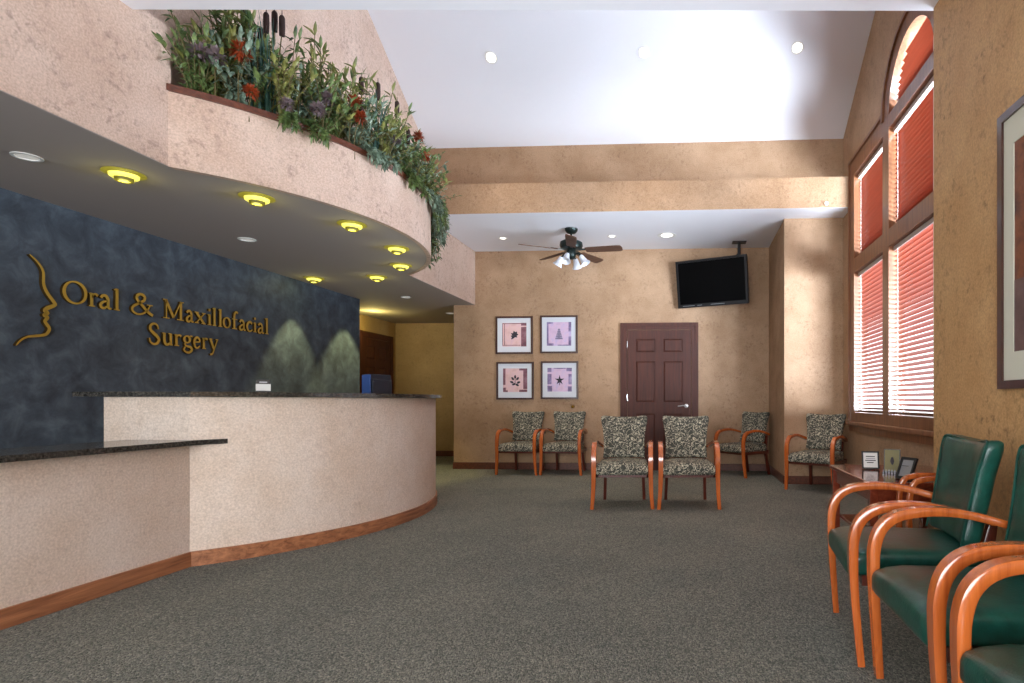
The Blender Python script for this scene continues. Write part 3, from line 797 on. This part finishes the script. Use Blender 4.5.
t, Mx = frame_stand('photo_frame', 'black photo frame on an easel back, tilted, at the near end of the end table', 'picture', (1.315, 3.58, .52), R(-62), .115, .14, R(-24), M_BLACK, M_SILVER, .016)

# bentwood stand between the table and the first green chair
st = thing('magazine_stand', 'small bentwood stand between the end table and the green chairs', 'stand', (1.25, 3.06, -.0))
for y in (-.07, .07):
    bm = B(); pts = spline([(-.105, y, 0), (-.12, y, .3), (-.12, y, .49), (-.10, y, .575), (-.05, y, .6), (.02, y, .608), (.08, y, .6), (.105, y, .55), (.11, y, .3), (.105, y, 0)], 5)
    add_sweep(bm, pts, (0, 1, 0), .03, .024); obj('side_hoop', bm, M_CHERRY, st, True)
for z in (.18, .42):
    obj('shelf', bbox((-.11, -.066, z), (.11, .066, z+.015), .003), M_CHERRY, st)

# ------------------------------------------------------------------ television
tv = thing('television', 'black flat television hung from the ceiling in the back right corner', 'tv', (.345, 7.98, 2.642), 0)
TM = Matrix.Rotation(R(-23), 4, 'Z') @ Matrix.Rotation(R(9), 4, 'X')
W2, H2 = .515, .325
def tvp(name, bm, mat, label=None):
    bmesh.ops.transform(bm, matrix=TM, verts=bm.verts[:]); return obj(name, bm, mat, tv, label=label)
bm = add_prism(B(), [(-W2, -H2), (W2, -H2), (W2, H2), (-W2, H2)], [[(-W2+.03, -H2+.05), (W2-.03, -H2+.05), (W2-.03, H2-.03), (-W2+.03, H2-.03)]], fXZ, -.04, .0); tvp('bezel', bm, M_BLACK)
tvp('screen', box((-W2+.028, -.028, -H2+.048), (W2-.028, -.02, H2-.028)), M_SCREEN)
tvp('back_cover', bbox((-W2+.005, .0, -H2+.005), (W2-.005, .06, H2-.005), .02), M_BLACK)
bm = B()
for a, b in ((-.44, -.26), (-.22, -.15), (-.02, .18)): add_box(bm, (a, -.042, -H2+.022), (b, -.04, -H2+.03))
tvp('trim_strip', bm, M_SILVER)
bm = B(); add_tube(bm, [(.375, .02, .555), (.375, .02, .40), (.375, .02, .335)], .022, 12); add_box(bm, (.28, -.05, .545), (.47, .09, .557))
add_tube(bm, [(.375, .02, .40), (.22, .14, .25), (.05, .09, .0)], .018, 8)
obj('ceiling_mount', bm, M_BLACK, tv)

# ------------------------------------------------------------------ framed prints
def leafshape(kind):
    bm = B()
    def poly(pts): add_prism(bm, pts, [], fXZ, -.0085, -.0075)
    if kind == 0:       # oak leaf
        poly([(-.05, -.055), (-.035, -.03), (-.055, -.01), (-.03, .0), (-.05, .03), (-.02, .03), (-.01, .065), (.015, .045), (.04, .055), (.04, .025), (.06, .01), (.035, -.01), (.045, -.035), (.01, -.03), (-.01, -.045), (-.035, -.06)])
    elif kind == 1:     # pine cone or tree of scales
        for i in range(6):
            w = .06*(1-i/7); z = -.07+i*.026; poly([(-w, z), (w, z), (w*.8, z+.018), (0, z+.026), (-w*.8, z+.018)])
    elif kind == 2:     # sprig
        for x, z, a in [(0, .055, 90), (-.035, .03, 130), (.035, .03, 50), (-.05, -.02, 160), (.05, -.025, 20), (-.02, -.05, 200), (.03, -.06, -30)]:
            c, s = math.cos(R(a)), math.sin(R(a))
            poly([(x+c*u-s*v, z+s*u+c*v) for u, v in [(-.03, 0), (-.01, .016), (.015, .014), (.032, 0), (.015, -.014), (-.01, -.016)]])
        poly([(-.004, -.06), (.004, -.06), (.004, .05), (-.004, .05)])
    else:               # maple star
        pts = []
        for i in range(10):
            r_ = .075 if i % 2 == 0 else .026; a = PI/2 + i*PI/5; pts.append((r_*math.cos(a), r_*math.sin(a)))
        poly(pts); poly([(-.004, -.075), (.004, -.075), (.004, -.02), (-.004, -.02)])
    return bm
def framed_print(label, cx, cz, kind, bg, blocks, bm_mat, ink, warm):
    t = thing('framed_print', label, 'picture', (cx, YB-.004, cz), 0, 'framed leaf prints on the back wall')
    h = .275; fw = .026
    obj('frame', add_prism(B(), [(-h, -h), (h, -h), (h, h), (-h, h)], [[(-h+fw, -h+fw), (h-fw, -h+fw), (h-fw, h-fw), (-h+fw, h-fw)]], fXZ, -.026, 0), M_FRAME, t)
    obj('mat', add_prism(B(), [(-h+fw, -h+fw), (h-fw, -h+fw), (h-fw, h-fw), (-h+fw, h-fw)], [[(-.18, -.165), (.18, -.165), (.18, .18), (-.18, .18)]], fXZ, -.01, -.002), warm, t)
    p = obj('print', box((-.18, -.005, -.165), (.18, -.001, .18)), bg, t)
    for x0, z0_, x1, z1_ in blocks: obj('border_block', box((x0, -.0065, z0_), (x1, -.005, z1_)), bm_mat, p)
    obj('leaf_motif', leafshape(kind), ink, p)
    return t
framed_print('framed print of a dark oak leaf, upper left of the four', -2.522, 1.962, 0, M_PRINTPINK, [(.10, -.165, .18, .12), (.10, .14, .18, .18), (-.18, .165, .1, .175), (-.18, -.15, -.172, .165), (-.15, -.15, -.142, .165), (-.18, -.15, .09, -.142)], M_PRINTMAROON, M_LEAFINK, M_MAT)
framed_print('framed print of a pale grey cone on lilac, upper right of the four', -1.862, 1.970, 1, M_PRINTLILAC, [(-.18, -.165, -.155, .18), (-.155, -.165, -.08, -.13), (.14, -.165, .18, -.03), (.14, .04, .18, .18), (-.155, .155, -.09, .18), (-.02, -.165, .14, -.15)], M_PRINTPURPLE, M_LEAFGREY, M_MAT)
framed_print('framed print of a dark sprig of leaves, lower left of the four', -2.51, 1.296, 2, M_PRINTPINK, [(-.18, -.165, -.14, -.1), (-.18, -.06, -.145, .18), (.12, -.12, .18, .18), (.06, .15, .12, .18), (-.14, -.165, -.11, -.14), (.06, -.165, .18, -.13)], M_PRINTMAROON, M_LEAFINK, M_MAT)
framed_print('framed print of a dark star-shaped maple leaf, lower right of the four', -1.853, 1.303, 3, M_PRINTLILAC, [(-.18, -.165, -.11, -.08), (-.18, -.06, -.12, .09), (-.18, .12, -.12, .18), (.12, -.165, .18, -.09), (.13, -.06, .18, .09), (.1, .13, .18, .18), (-.09, .165, .09, .18)], M_PRINTPURPLE, M_LEAFINK, M_MAT)
bp = thing('framed_picture', 'large brown framed picture with cream mat on the right wall above the green chairs', 'picture', (XP-.002, 2.132, 1.646))
h, w, fw = .594, .47, .036
obj('frame', add_prism(B(), [(-w, -h), (w, -h), (w, h), (-w, h)], [[(-w+fw, -h+fw), (w-fw, -h+fw), (w-fw, h-fw), (-w+fw, h-fw)]], fYZ, -.018, 0), M_FRAME, bp)
mw, mh = .11, .155
obj('mat', add_prism(B(), [(-w+fw, -h+fw), (w-fw, -h+fw), (w-fw, h-fw), (-w+fw, h-fw)], [[(-w+mw, -h+mh), (w-mw, -h+mh), (w-mw, h-mh), (-w+mw, h-mh)]], fYZ, -.008, -.002), M_MATCREAM, bp)
pr = obj('print', box((-.004, -w+mw-.01, -h+mh-.01), (-.001, w-mw+.01, h-mh+.01)), M_BIGART, bp)
obj('border_block', box((-.0055, -w+mw, -h+mh), (-.004, w-mw, -h+mh+.30)), M_BIGART2, pr)
ws = B(); add_lathe(ws, [(.0, -.001), (.026, 0), (.028, .006), (.02, .03), (.012, .034), (0, .035)], (0, 0, 0), 16, Matrix.Rotation(PI/2, 4, 'X'))
o = obj('wall_stop', ws, M_BRASS, smooth=True); o.location = (-1.661, YB, .918)
tag(o, 'small round brass fitting on the back wall under the lower right print', 'fitting')

# ------------------------------------------------------------------ ceiling fan
fan = thing('ceiling_fan', 'dark ceiling fan with five wooden blades and four glass shades', 'fan', (-1.475, 7.27, ZC-.004))
bm = add_lathe(B(), [(.02, 0), (.085, 0), (.08, -.025), (.055, -.055), (.022, -.065)], n=28); obj('canopy', bm, M_IRON, fan, True)
bm = add_lathe(B(), [(.013, -.06), (.013, -.16)], n=12); obj('down_rod', bm, M_IRON, fan, True)
bm = add_lathe(B(), [(.02, -.14), (.10, -.15), (.142, -.175), (.148, -.215), (.135, -.25), (.09, -.27), (.05, -.28)], n=32); obj('motor', bm, M_IRON, fan, True)
bm = add_lathe(B(), [(.05, -.275), (.062, -.295), (.06, -.35), (.04, -.38), (.015, -.39)], n=24); obj('light_hub', bm, M_IRON, fan, True)
for i in range(5):
    a = R(-79 + 72*i)
    Mx = Matrix.Rotation(a, 4, 'Z') @ Matrix.Translation((0, 0, -.275)) @ Matrix.Rotation(R(-14), 4, 'X')
    o_ = [(.19, -.05), (.24, -.06), (.60, -.07), (.645, -.066), (.665, -.045), (.668, 0), (.665, .045), (.645, .066), (.60, .07), (.24, .06), (.19, .05)]
    bm = add_prism(B(), o_, [], fXY, -.004, .004); bmesh.ops.transform(bm, matrix=Mx, verts=bm.verts[:]); bl = obj('blade', bm, M_FANWOOD, fan)
    bm = add_prism(B(), [(.10, -.02), (.18, -.018), (.24, -.045), (.27, 0), (.24, .045), (.18, .018), (.10, .02)], [], fXY, .004, .010); bmesh.ops.transform(bm, matrix=Mx, verts=bm.verts[:]); obj('blade_iron', bm, M_IRON, bl)
for a in (-100, -12, 78, 168):
    a = R(a); c, s = math.cos(a), math.sin(a)
    bm = add_tube(B(), spline([(.04*c, .04*s, -.33), (.10*c, .10*s, -.325), (.135*c, .135*s, -.355)], 4), .011, 8); arm = obj('lamp_arm', bm, M_IRON, fan, True)
    Mx = Matrix.Translation((.13*c, .13*s, -.35)) @ Matrix.Rotation(a, 4, 'Z') @ Matrix.Rotation(R(-32), 4, 'Y')
    prof = [(.022, .0), (.03, -.012), (.036, -.05), (.046, -.09), (.066, -.125)]
    bm = add_lathe(B(), prof + [(r-.003, z) for r, z in prof[::-1]], n=24, cap=False); bmesh.ops.transform(bm, matrix=Mx, verts=bm.verts[:]); obj('lamp_shade', bm, M_SHADE, fan, True)
    bm = add_lathe(B(), [(.012, -.01), (.013, -.03), (.024, -.06), (.022, -.085), (.0, -.095)], n=14); bmesh.ops.transform(bm, matrix=Mx, verts=bm.verts[:]); obj('bulb', bm, M_WHITE, fan, True)

# ------------------------------------------------------------------ recessed lights
def can(label, loc, rot, group, r=.055, lm=None):
    t = thing('recessed_downlight', label, 'ceiling light', loc, 0, group); t.rotation_euler = rot
    bm = add_lathe(B(), [(r, -.001), (r*1.25, -.003), (r*1.25, -.008), (r*.95, -.008), (r*.9, -.001)], n=24, cap=False); obj('trim_ring', bm, M_WHITE, t, True)
    bm = add_lathe(B(), [(0, -.004), (r*.6, -.005), (r*.95, -.003), (r*.95, 0), (0, 0)], n=20, cap=False); obj('lamp', bm, lm or M_BULB, t, True)
    return t
sp = [(-3.793, 3.112), (-3.824, 4.808), (-3.804, 7.604), (-3.792, 9.024)]
for (x, y), l in zip(sp, ['recessed spotlight in the grey soffit nearest the front left, beside the face emblem', 'recessed spotlight in the grey soffit above the word Surgery', 'recessed spotlight in the soffit at the mouth of the hallway', 'recessed spotlight deep in the hallway ceiling']):
    can(l, (x, y, ZS), (0, 0, 0), 'recessed spotlights in the soffit', .055, M_REFL)
for (x, y), l in zip([(-2.48, 7.64), (-.999, 7.624)], ['recessed spotlight in the flat back ceiling left of the fan', 'recessed spotlight in the flat back ceiling just right of the fan']):
    can(l, (x, y, ZC), (0, 0, 0), 'recessed spotlights in the back ceiling', .05)
can('large round white ceiling disc between the fan and the television', (-.265, 7.617, ZC), (0, 0, 0), 'recessed spotlights in the back ceiling', .10)
SL = math.atan(.628)
for x, l in [(-2.11, 'left'), (-.455, 'middle'), (1.155, 'right')]:
    can('recessed spotlight in the sloping white vault, %s of three in a row' % l, (x, 6.1, vault(6.1)-.002), (-SL, 0, 0), 'recessed spotlights in the vault', .055)
RINGS = [(-3.477, 3.376), (-2.968, 3.822), (-2.665, 4.445), (-2.669, 5.164), (-2.961, 5.812), (-3.506, 6.335), (-4.27, 6.374)]
RL = ['nearest the front, above the low counter', 'second from the front under the curved edge', 'third from the front under the curved edge', 'fourth from the front, at the bulge', 'fifth from the front, on the returning curve', 'sixth from the front, towards the hallway', 'by the slate wall, farthest from the curve']
ring0 = None
for (x, y), l in zip(RINGS, RL):
    lab = 'amber glass ring light in the soffit, ' + l
    if ring0 is None:
        ring0 = thing('ring_downlight', lab, 'ceiling light', (x, y, ZS), 0, 'amber ring lights in the soffit')
        bm = add_lathe(B(), [(.105, -.0005), (.108, -.006), (.078, -.014), (.07, -.001)], n=32, cap=False); obj('flange', bm, M_RING, ring0, True)
        bm = add_lathe(B(), [(.074, -.008), (.072, -.026), (.056, -.036), (.05, -.03)], n=32, cap=False); obj('glass_bowl', bm, M_RINGHOT, ring0, True)
        bm = add_lathe(B(), [(.048, -.03), (.046, -.05), (.03, -.055)], n=28, cap=False); obj('lower_ring', bm, M_RINGDK, ring0, True)
        bm = add_lathe(B(), [(.0, -.046), (.03, -.05), (.034, -.04), (.0, -.036)], n=20, cap=False); obj('lens', bm, M_RINGHOT, ring0, True)
    else: dup(ring0, (x, y, ZS), 0, lab)
o = obj('ceiling_sprinkler', add_lathe(B(), [(.0, -.04), (.022, -.036), (.012, -.02), (.012, -.004), (.025, 0), (0, 0)], n=14, cap=False), M_WHITE, smooth=True)
o.location = (1.577, YBEAM, 3.235); o.rotation_euler = (R(-90), 0, 0); tag(o, 'tiny white sprinkler head on the right end of the beam', 'sprinkler')

# ------------------------------------------------------------------ planting on the balcony
def leaf(bm, base, d, L, w, droop=.3, up=Vector((0, 0, 1))):
    d = d.normalized(); s = d.cross(up)
    if s.length < 1e-4: s = Vector((1, 0, 0))
    s.normalize(); nrm = s.cross(d)
    p = [base, base + d*L*.35 + nrm*L*.06, base + d*L*.7 - Vector((0, 0, droop*L*.2)), base + d*L*.98 - Vector((0, 0, droop*L*.55))]
    ww = [.15, 1., .75, .02]
    rows = []
    for q, k_ in zip(p, ww):
        rows.append((bm.verts.new(q - s*w/2*k_ + nrm*w*.12*k_), bm.verts.new(q), bm.verts.new(q + s*w/2*k_ + nrm*w*.12*k_)))
    for a, b in zip(rows, rows[1:]):
        bm.faces.new((a[0], a[1], b[1], b[0])); bm.faces.new((a[1], a[2], b[2], b[1]))
def rv(z=0.): return Vector((rnd.uniform(-1, 1), rnd.uniform(-1, 1), rnd.uniform(-1, 1)+z))
def on_arc(t, inset):     # t 0..1 along the rim from front to back
    a0 = math.acos((XS+4.245)/1.881); a = -a0 + 2*a0*t; r = 1.85 - inset
    return Vector((-4.245 + r*math.cos(a), 4.79 + r*math.sin(a), 2.80)), Vector((math.cos(a), math.sin(a), 0))
def bush(t, inset, H, S, nst, nl, L, w, mat, label, lean=.25, droop=.5, name='leafy_plant'):
    p, nrm = on_arc(t, inset); p.x = max(p.x, XS+.06)
    g = thing(name, label, 'plant', p, 0, 'artificial plants on the planter balcony')
    bm, sb = B(), B()
    for i in range(nst):
        tip = Vector((rnd.uniform(-S, S), rnd.uniform(-S, S), H*rnd.uniform(.55, 1))) + nrm*lean*rnd.uniform(-.2, 1)*H
        if p.x + tip.x < XS + .05: tip.x = XS + .05 - p.x
        mid = Vector((tip.x*.35, tip.y*.35, tip.z*.62))
        pts = spline([(0, 0, 0), mid, tip], 5); add_tube(sb, pts, .003, 4)
        for j in range(nl):
            q = pts[min(len(pts)-1, int((.18+.82*j/nl)*len(pts)))]
            d = rv(.35); d.normalize()
            leaf(bm, q, d, L*rnd.uniform(.7, 1.15), w*rnd.uniform(.7, 1.1), droop)
        leaf(bm, pts[-1], (pts[-1]-pts[-3]), L, w, .1)
    for v in bm.verts:
        if p.x + v.co.x < XS + .012: v.co.x = XS + .012 - p.x
    obj('foliage', bm, mat, g); obj('stem', sb, M_STEM, g)
    return g
def trail(t, D, label, mat=None):
    p, nrm = on_arc(t, .03); g = thing('trailing_plant', label, 'plant', p, 0, 'trailing plants over the planter rim')
    bm, sb = B(), B(); tan = Vector((-nrm.y, nrm.x, 0))
    for i in range(7):
        s = rnd.uniform(-.14, .14); o_ = .09 + rnd.uniform(.0, .10)
        pts = spline([(0, 0, 0), nrm*.05 + tan*s*.5 + Vector((0, 0, .13)), nrm*o_ + tan*s + Vector((0, 0, .06)), nrm*(o_+.02) + tan*s*1.1 + Vector((0, 0, .06-D*rnd.uniform(.5, 1)))], 5)
        add_tube(sb, pts, .003, 4)
        for q in pts[2:]:
            for k_ in range(4):
                d = rv(.1) + nrm*.5; leaf(bm, q, d, rnd.uniform(.04, .062), rnd.uniform(.016, .026), .6)
    obj('foliage', bm, mat or (M_LEAF_B if rnd.random() < .45 else M_LEAF_G), g); obj('stem', sb, M_STEM, g); return g
def reeds(t, inset, H, n, spikes, label):
    p, nrm = on_arc(t, inset); p.x = max(p.x, XS+.06); g = thing('cattail', label, 'plant', p, 0, 'cattails on the planter balcony')
    bm = B()
    for i in range(n):
        b = Vector((rnd.uniform(-.06, .06), rnd.uniform(-.06, .06), 0)); d = Vector((rnd.uniform(-.25, .3), rnd.uniform(-.25, .25), 1))
        L = H*rnd.uniform(.7, 1.02); w = rnd.uniform(.012, .02); s = Vector((rnd.uniform(-1, 1), rnd.uniform(-1, 1), 0)).normalized()
        rows = []
        for j in range(5):
            u = j/4; q = b + Vector((d.x*L*u*u*.6, d.y*L*u*u*.6, L*u*(1-.06*u))); k_ = w*(1-u)**.6/2 + .0008
            if p.x + q.x < XS+.02: q.x = XS+.02-p.x
            rows.append((bm.verts.new(q - s*k_), bm.verts.new(q + s*k_)))
        for a, c in zip(rows, rows[1:]): bm.faces.new((a[0], a[1], c[1], c[0]))
    obj('foliage', bm, M_REED, g)
    for dx, dy, h_ in spikes:
        if p.x + dx < XS+.04: dx = XS+.04-p.x
        sb = add_tube(B(), [(dx*.3, dy*.3, 0), (dx*.8, dy*.8, h_*.6), (dx, dy, h_-.1)], .004, 5); so = obj('stem', sb, M_STEM, g)
        cb = add_lathe(B(), [(.004, -.13), (.017, -.125), (.019, -.06), (.018, .0), (.012, .012), (.003, .016), (.002, .05)], (dx, dy, h_), 10); obj('spike', cb, M_CATTAIL, so, True)
    return g
def flower(t, inset, h_, rr, mat, label, name='flower'):
    p, nrm = on_arc(t, inset); p.x = max(p.x, XS+.08); g = thing(name, label, 'flower', p, 0, 'flowers on the planter balcony')
    top = nrm*.06 + Vector((0, 0, h_)); sb = add_tube(B(), spline([(0, 0, 0), Vector((0, 0, h_*.6)), top], 4), .004, 5); obj('stem', sb, M_STEM, g)
    bm = B()
    for i in range(130):
        d = rv(.2); d.normalize(); leaf(bm, top + d*rr*.25, d, rr*rnd.uniform(.6, .95), rr*.24, .1)
    obj('bloom', bm, mat, g); return g

zones = ['at the front end', 'near the front', 'left of the cattails', 'beside the tall cattails', 'in the middle of the curve', 'past the middle of the curve', 'towards the far end', 'at the far end of the curve']
ORD = ['first', 'second', 'third', 'fourth', 'fifth', 'sixth', 'seventh', 'last']
mats = [(M_LEAF_G, 'dark green'), (M_LEAF_Y, 'olive green'), (M_LEAF_B, 'blue green')]
def zone(t): return zones[min(7, int(t*8))]
for i in range(24):
    t = .02 + .93*i/23
    m_, cn = mats[i % 3]
    bush(t, .07 + .09*(i % 2), .50 - .10*t, .15, 17, 15, .078, .025, m_, 'bushy %s plant at the planter rim, %s of eight from the front' % (cn, ORD[i//3]), .3)
for i, (t, ins, H) in enumerate([(.02, .15, .60), (.045, .28, .84), (.08, .2, .80), (.11, .3, .86), (.145, .22, .82), (.18, .3, .84), (.215, .24, .76), (.255, .18, .80), (.30, .28, .82), (.35, .2, .78), (.41, .22, .78), (.47, .18, .74), (.54, .16, .68), (.61, .16, .60)]):
    m_, cn = (M_LEAF_Y, 'olive') if i % 2 else (M_LEAF_G, 'green')
    bush(t, ins, H, .14, 11, 17, .10, .024, m_, 'tall %s leafy plant rising behind the rim, %s of seven such from the front' % (cn, ORD[i//2]), .1, .2, 'tall_plant')
reeds(.15, .12, .86, 38, [(-.10, -.05, .84), (-.02, .0, .72), (.04, .05, .86), (.1, .04, .82), (-.05, .09, .88)], 'tall teal cattail clump with dark brown spikes, tallest, near the front')
reeds(.40, .12, .72, 30, [(-.06, .0, .78), (.05, .05, .76), (-.02, -.07, .56)], 'teal cattail clump with brown spikes in the middle of the curve')
reeds(.50, .12, .66, 18, [(.03, .02, .76)], 'cattail with a single brown spike, third clump from the front')
reeds(.58, .12, .56, 18, [(.02, .02, .64), (.07, .07, .44)], 'short cattail clump, last one towards the far end of the planter')
for t, ins, h_, rr, l in [(.10, .0, .42, .068, 'large orange flower head high near the front'), (.115, -.03, .17, .05, 'small orange flower head low at the rim near the front'), (.31, .0, .42, .052, 'orange flower head in the middle of the curve, upper of two'), (.315, -.03, .30, .052, 'orange flower head in the middle of the curve, lower of two'), (.53, .0, .50, .055, 'orange flower head near the far end, upper of two'), (.555, -.02, .38, .05, 'orange flower head near the far end, lower of two')]:
    flower(t, ins, h_, rr, M_ORANGE, l)
for t, ins, h_, rr, l in [(.015, .10, .34, .07, 'dusky lavender bloom at the front end by the wall'), (.065, .0, .34, .06, 'dusky lavender bloom left of the large orange flower'), (.17, -.03, .17, .05, 'pale lavender bloom low under the tall cattails'), (.225, -.03, .22, .055, 'pinkish bloom right of the tall cattails'), (.25, .0, .34, .05, 'dark mauve bloom before the middle of the curve'), (.42, -.02, .3, .042, 'pale pink bloom past the middle of the curve')]:
    flower(t, ins, h_, rr, M_LAV, l, 'lavender_bloom')
for i, t in enumerate([.2, .36, .5, .6, .67, .73, .78, .83, .87, .91]):
    trail(t, .05 + .34*max(0, (t-.45)/.46)**1.6, 'trailing blue green plant hanging over the rim, %s' % zone(t) if t < .6 else 'trailing plant spilling over the rim at the far end, %s' % ('%s of six from the front' % ['first', 'second', 'third', 'fourth', 'fifth', 'sixth', 'last'][i-4] if i >= 4 else zone(t)))
for i, (t, ins) in enumerate([(.64, .1), (.70, .12), (.76, .08), (.82, .08), (.88, .1)]):
    bush(t, ins, .54, .16, 20, 16, .066, .023, M_LEAF_B if i % 2 else M_LEAF_G, 'dense small-leaved plant near the planter far end, %s to the far wall' % ['fifth', 'fourth', 'third', 'second', 'nearest'][i], .4)

# ------------------------------------------------------------------ light
w = bpy.data.worlds.new('World'); SC.world = w; w.use_nodes = True
bg = w.node_tree.nodes['Background']; bg.inputs[0].default_value = (.93, .96, 1., 1); bg.inputs[1].default_value = 2.2
def light(name, typ, loc, rot, power, col=(1, 1, 1), **kw):
    L = bpy.data.lights.new(name, typ); L.energy = power; L.color = col
    for k_, v in kw.items(): setattr(L, k_, v)
    o = link(bpy.data.objects.new(name, L)); o.location = loc; o.rotation_euler = rot; return o
def aim(o, tgt):
    o.rotation_euler = (Vector(tgt) - o.location).to_track_quat('-Z', 'Y').to_euler()
DAY = (.74, .85, 1.)
light('daylight_ground', 'AREA', (8.3, 3.2, -.05), (PI, 0, 0), 14000, DAY, shape='RECTANGLE', size=9, size_y=12.0)
a = light('return_wall_fill', 'AREA', (5.2, -1.6, 1.0), (0, 0, 0), 5200, DAY, shape='RECTANGLE', size=4.6, size_y=1.3); aim(a, (1.6, 6.6, 1.6))  # added unseen source, brightens the return wall through the bay window
a = light('rear_fill', 'AREA', (-1.0, YREAR-.5, 1.4), (0, 0, 0), 440, (.92, .96, 1), shape='RECTANGLE', size=4.2, size_y=2.2); aim(a, (-2.2, 2, 1.4))  # unseen fill added behind the camera, shining in through the rear glazing
WARM = (1, .82, .6)
def spot(loc, tgt, p, ang=95, col=WARM, blend=.9, r=.05):
    o = light('spot_lamp', 'SPOT', loc, (0, 0, 0), p, col, spot_size=R(ang), spot_blend=blend, shadow_soft_size=r); aim(o, tgt); return o
for x in (-2.11, -.455, 1.155): spot((x, 6.1, vault(6.1)-.06), (x, 6.0, 0), 60, 80)
for x, y in ((-2.48, 7.64), (-.999, 7.624)): spot((x, y, ZC-.03), (x, y+.12, 0), 40, 78)
for x, y in sp[:3]: spot((x, y, ZS-.03), (x, y, 0), 25, 100)
for i, (x, y) in enumerate(RINGS):
    light('ring_lamp', 'POINT', (x, y, ZS-.085), (0, 0, 0), .6, (.9, .82, .25), shadow_soft_size=.03)
spot((-4.27, 6.374, ZS-.06), (-4.27, 6.375, 0), 80, 66, (1, .88, .36), .4, .02)
spot((-4.22, 7.38, ZS-.02), (-4.22, 7.381, 0), 95, 72, (1, .88, .34), .4, .02)  # unseen spot with no fixture, added for the second glow on the slate wall
light('hall_lamp', 'POINT', (-4.9, 8.75, 2.25), (0, 0, 0), 9, (.95, .8, .25), shadow_soft_size=.06)

# ------------------------------------------------------------------ camera
cd = bpy.data.cameras.new('camera'); cam = link(bpy.data.objects.new('camera', cd)); SC.camera = cam
T = math.atan(30.6/575)
cam.location = (0, 0, 1.0); cam.rotation_euler = (PI/2, 0, T)
cd.sensor_fit = 'HORIZONTAL'; cd.sensor_width = 36; cd.lens = 575/1024*36
cd.shift_x = (512-656.4)/1024; cd.shift_y = (401-341.5)/1024; cd.clip_start = .05
SC.view_settings.view_transform = 'Standard'; SC.view_settings.look = 'None'
SC.view_settings.gamma = 1; SC.view_settings.use_curve_mapping = False
SC.view_settings.exposure = 0.15
SC.cycles.use_denoising = True
SC.cycles.max_bounces = 10; SC.cycles.diffuse_bounces = 6; SC.cycles.transparent_max_bounces = 16
SC.cycles.caustics_reflective = False; SC.cycles.caustics_refractive = False
SC.cycles.sample_clamp_indirect = 8
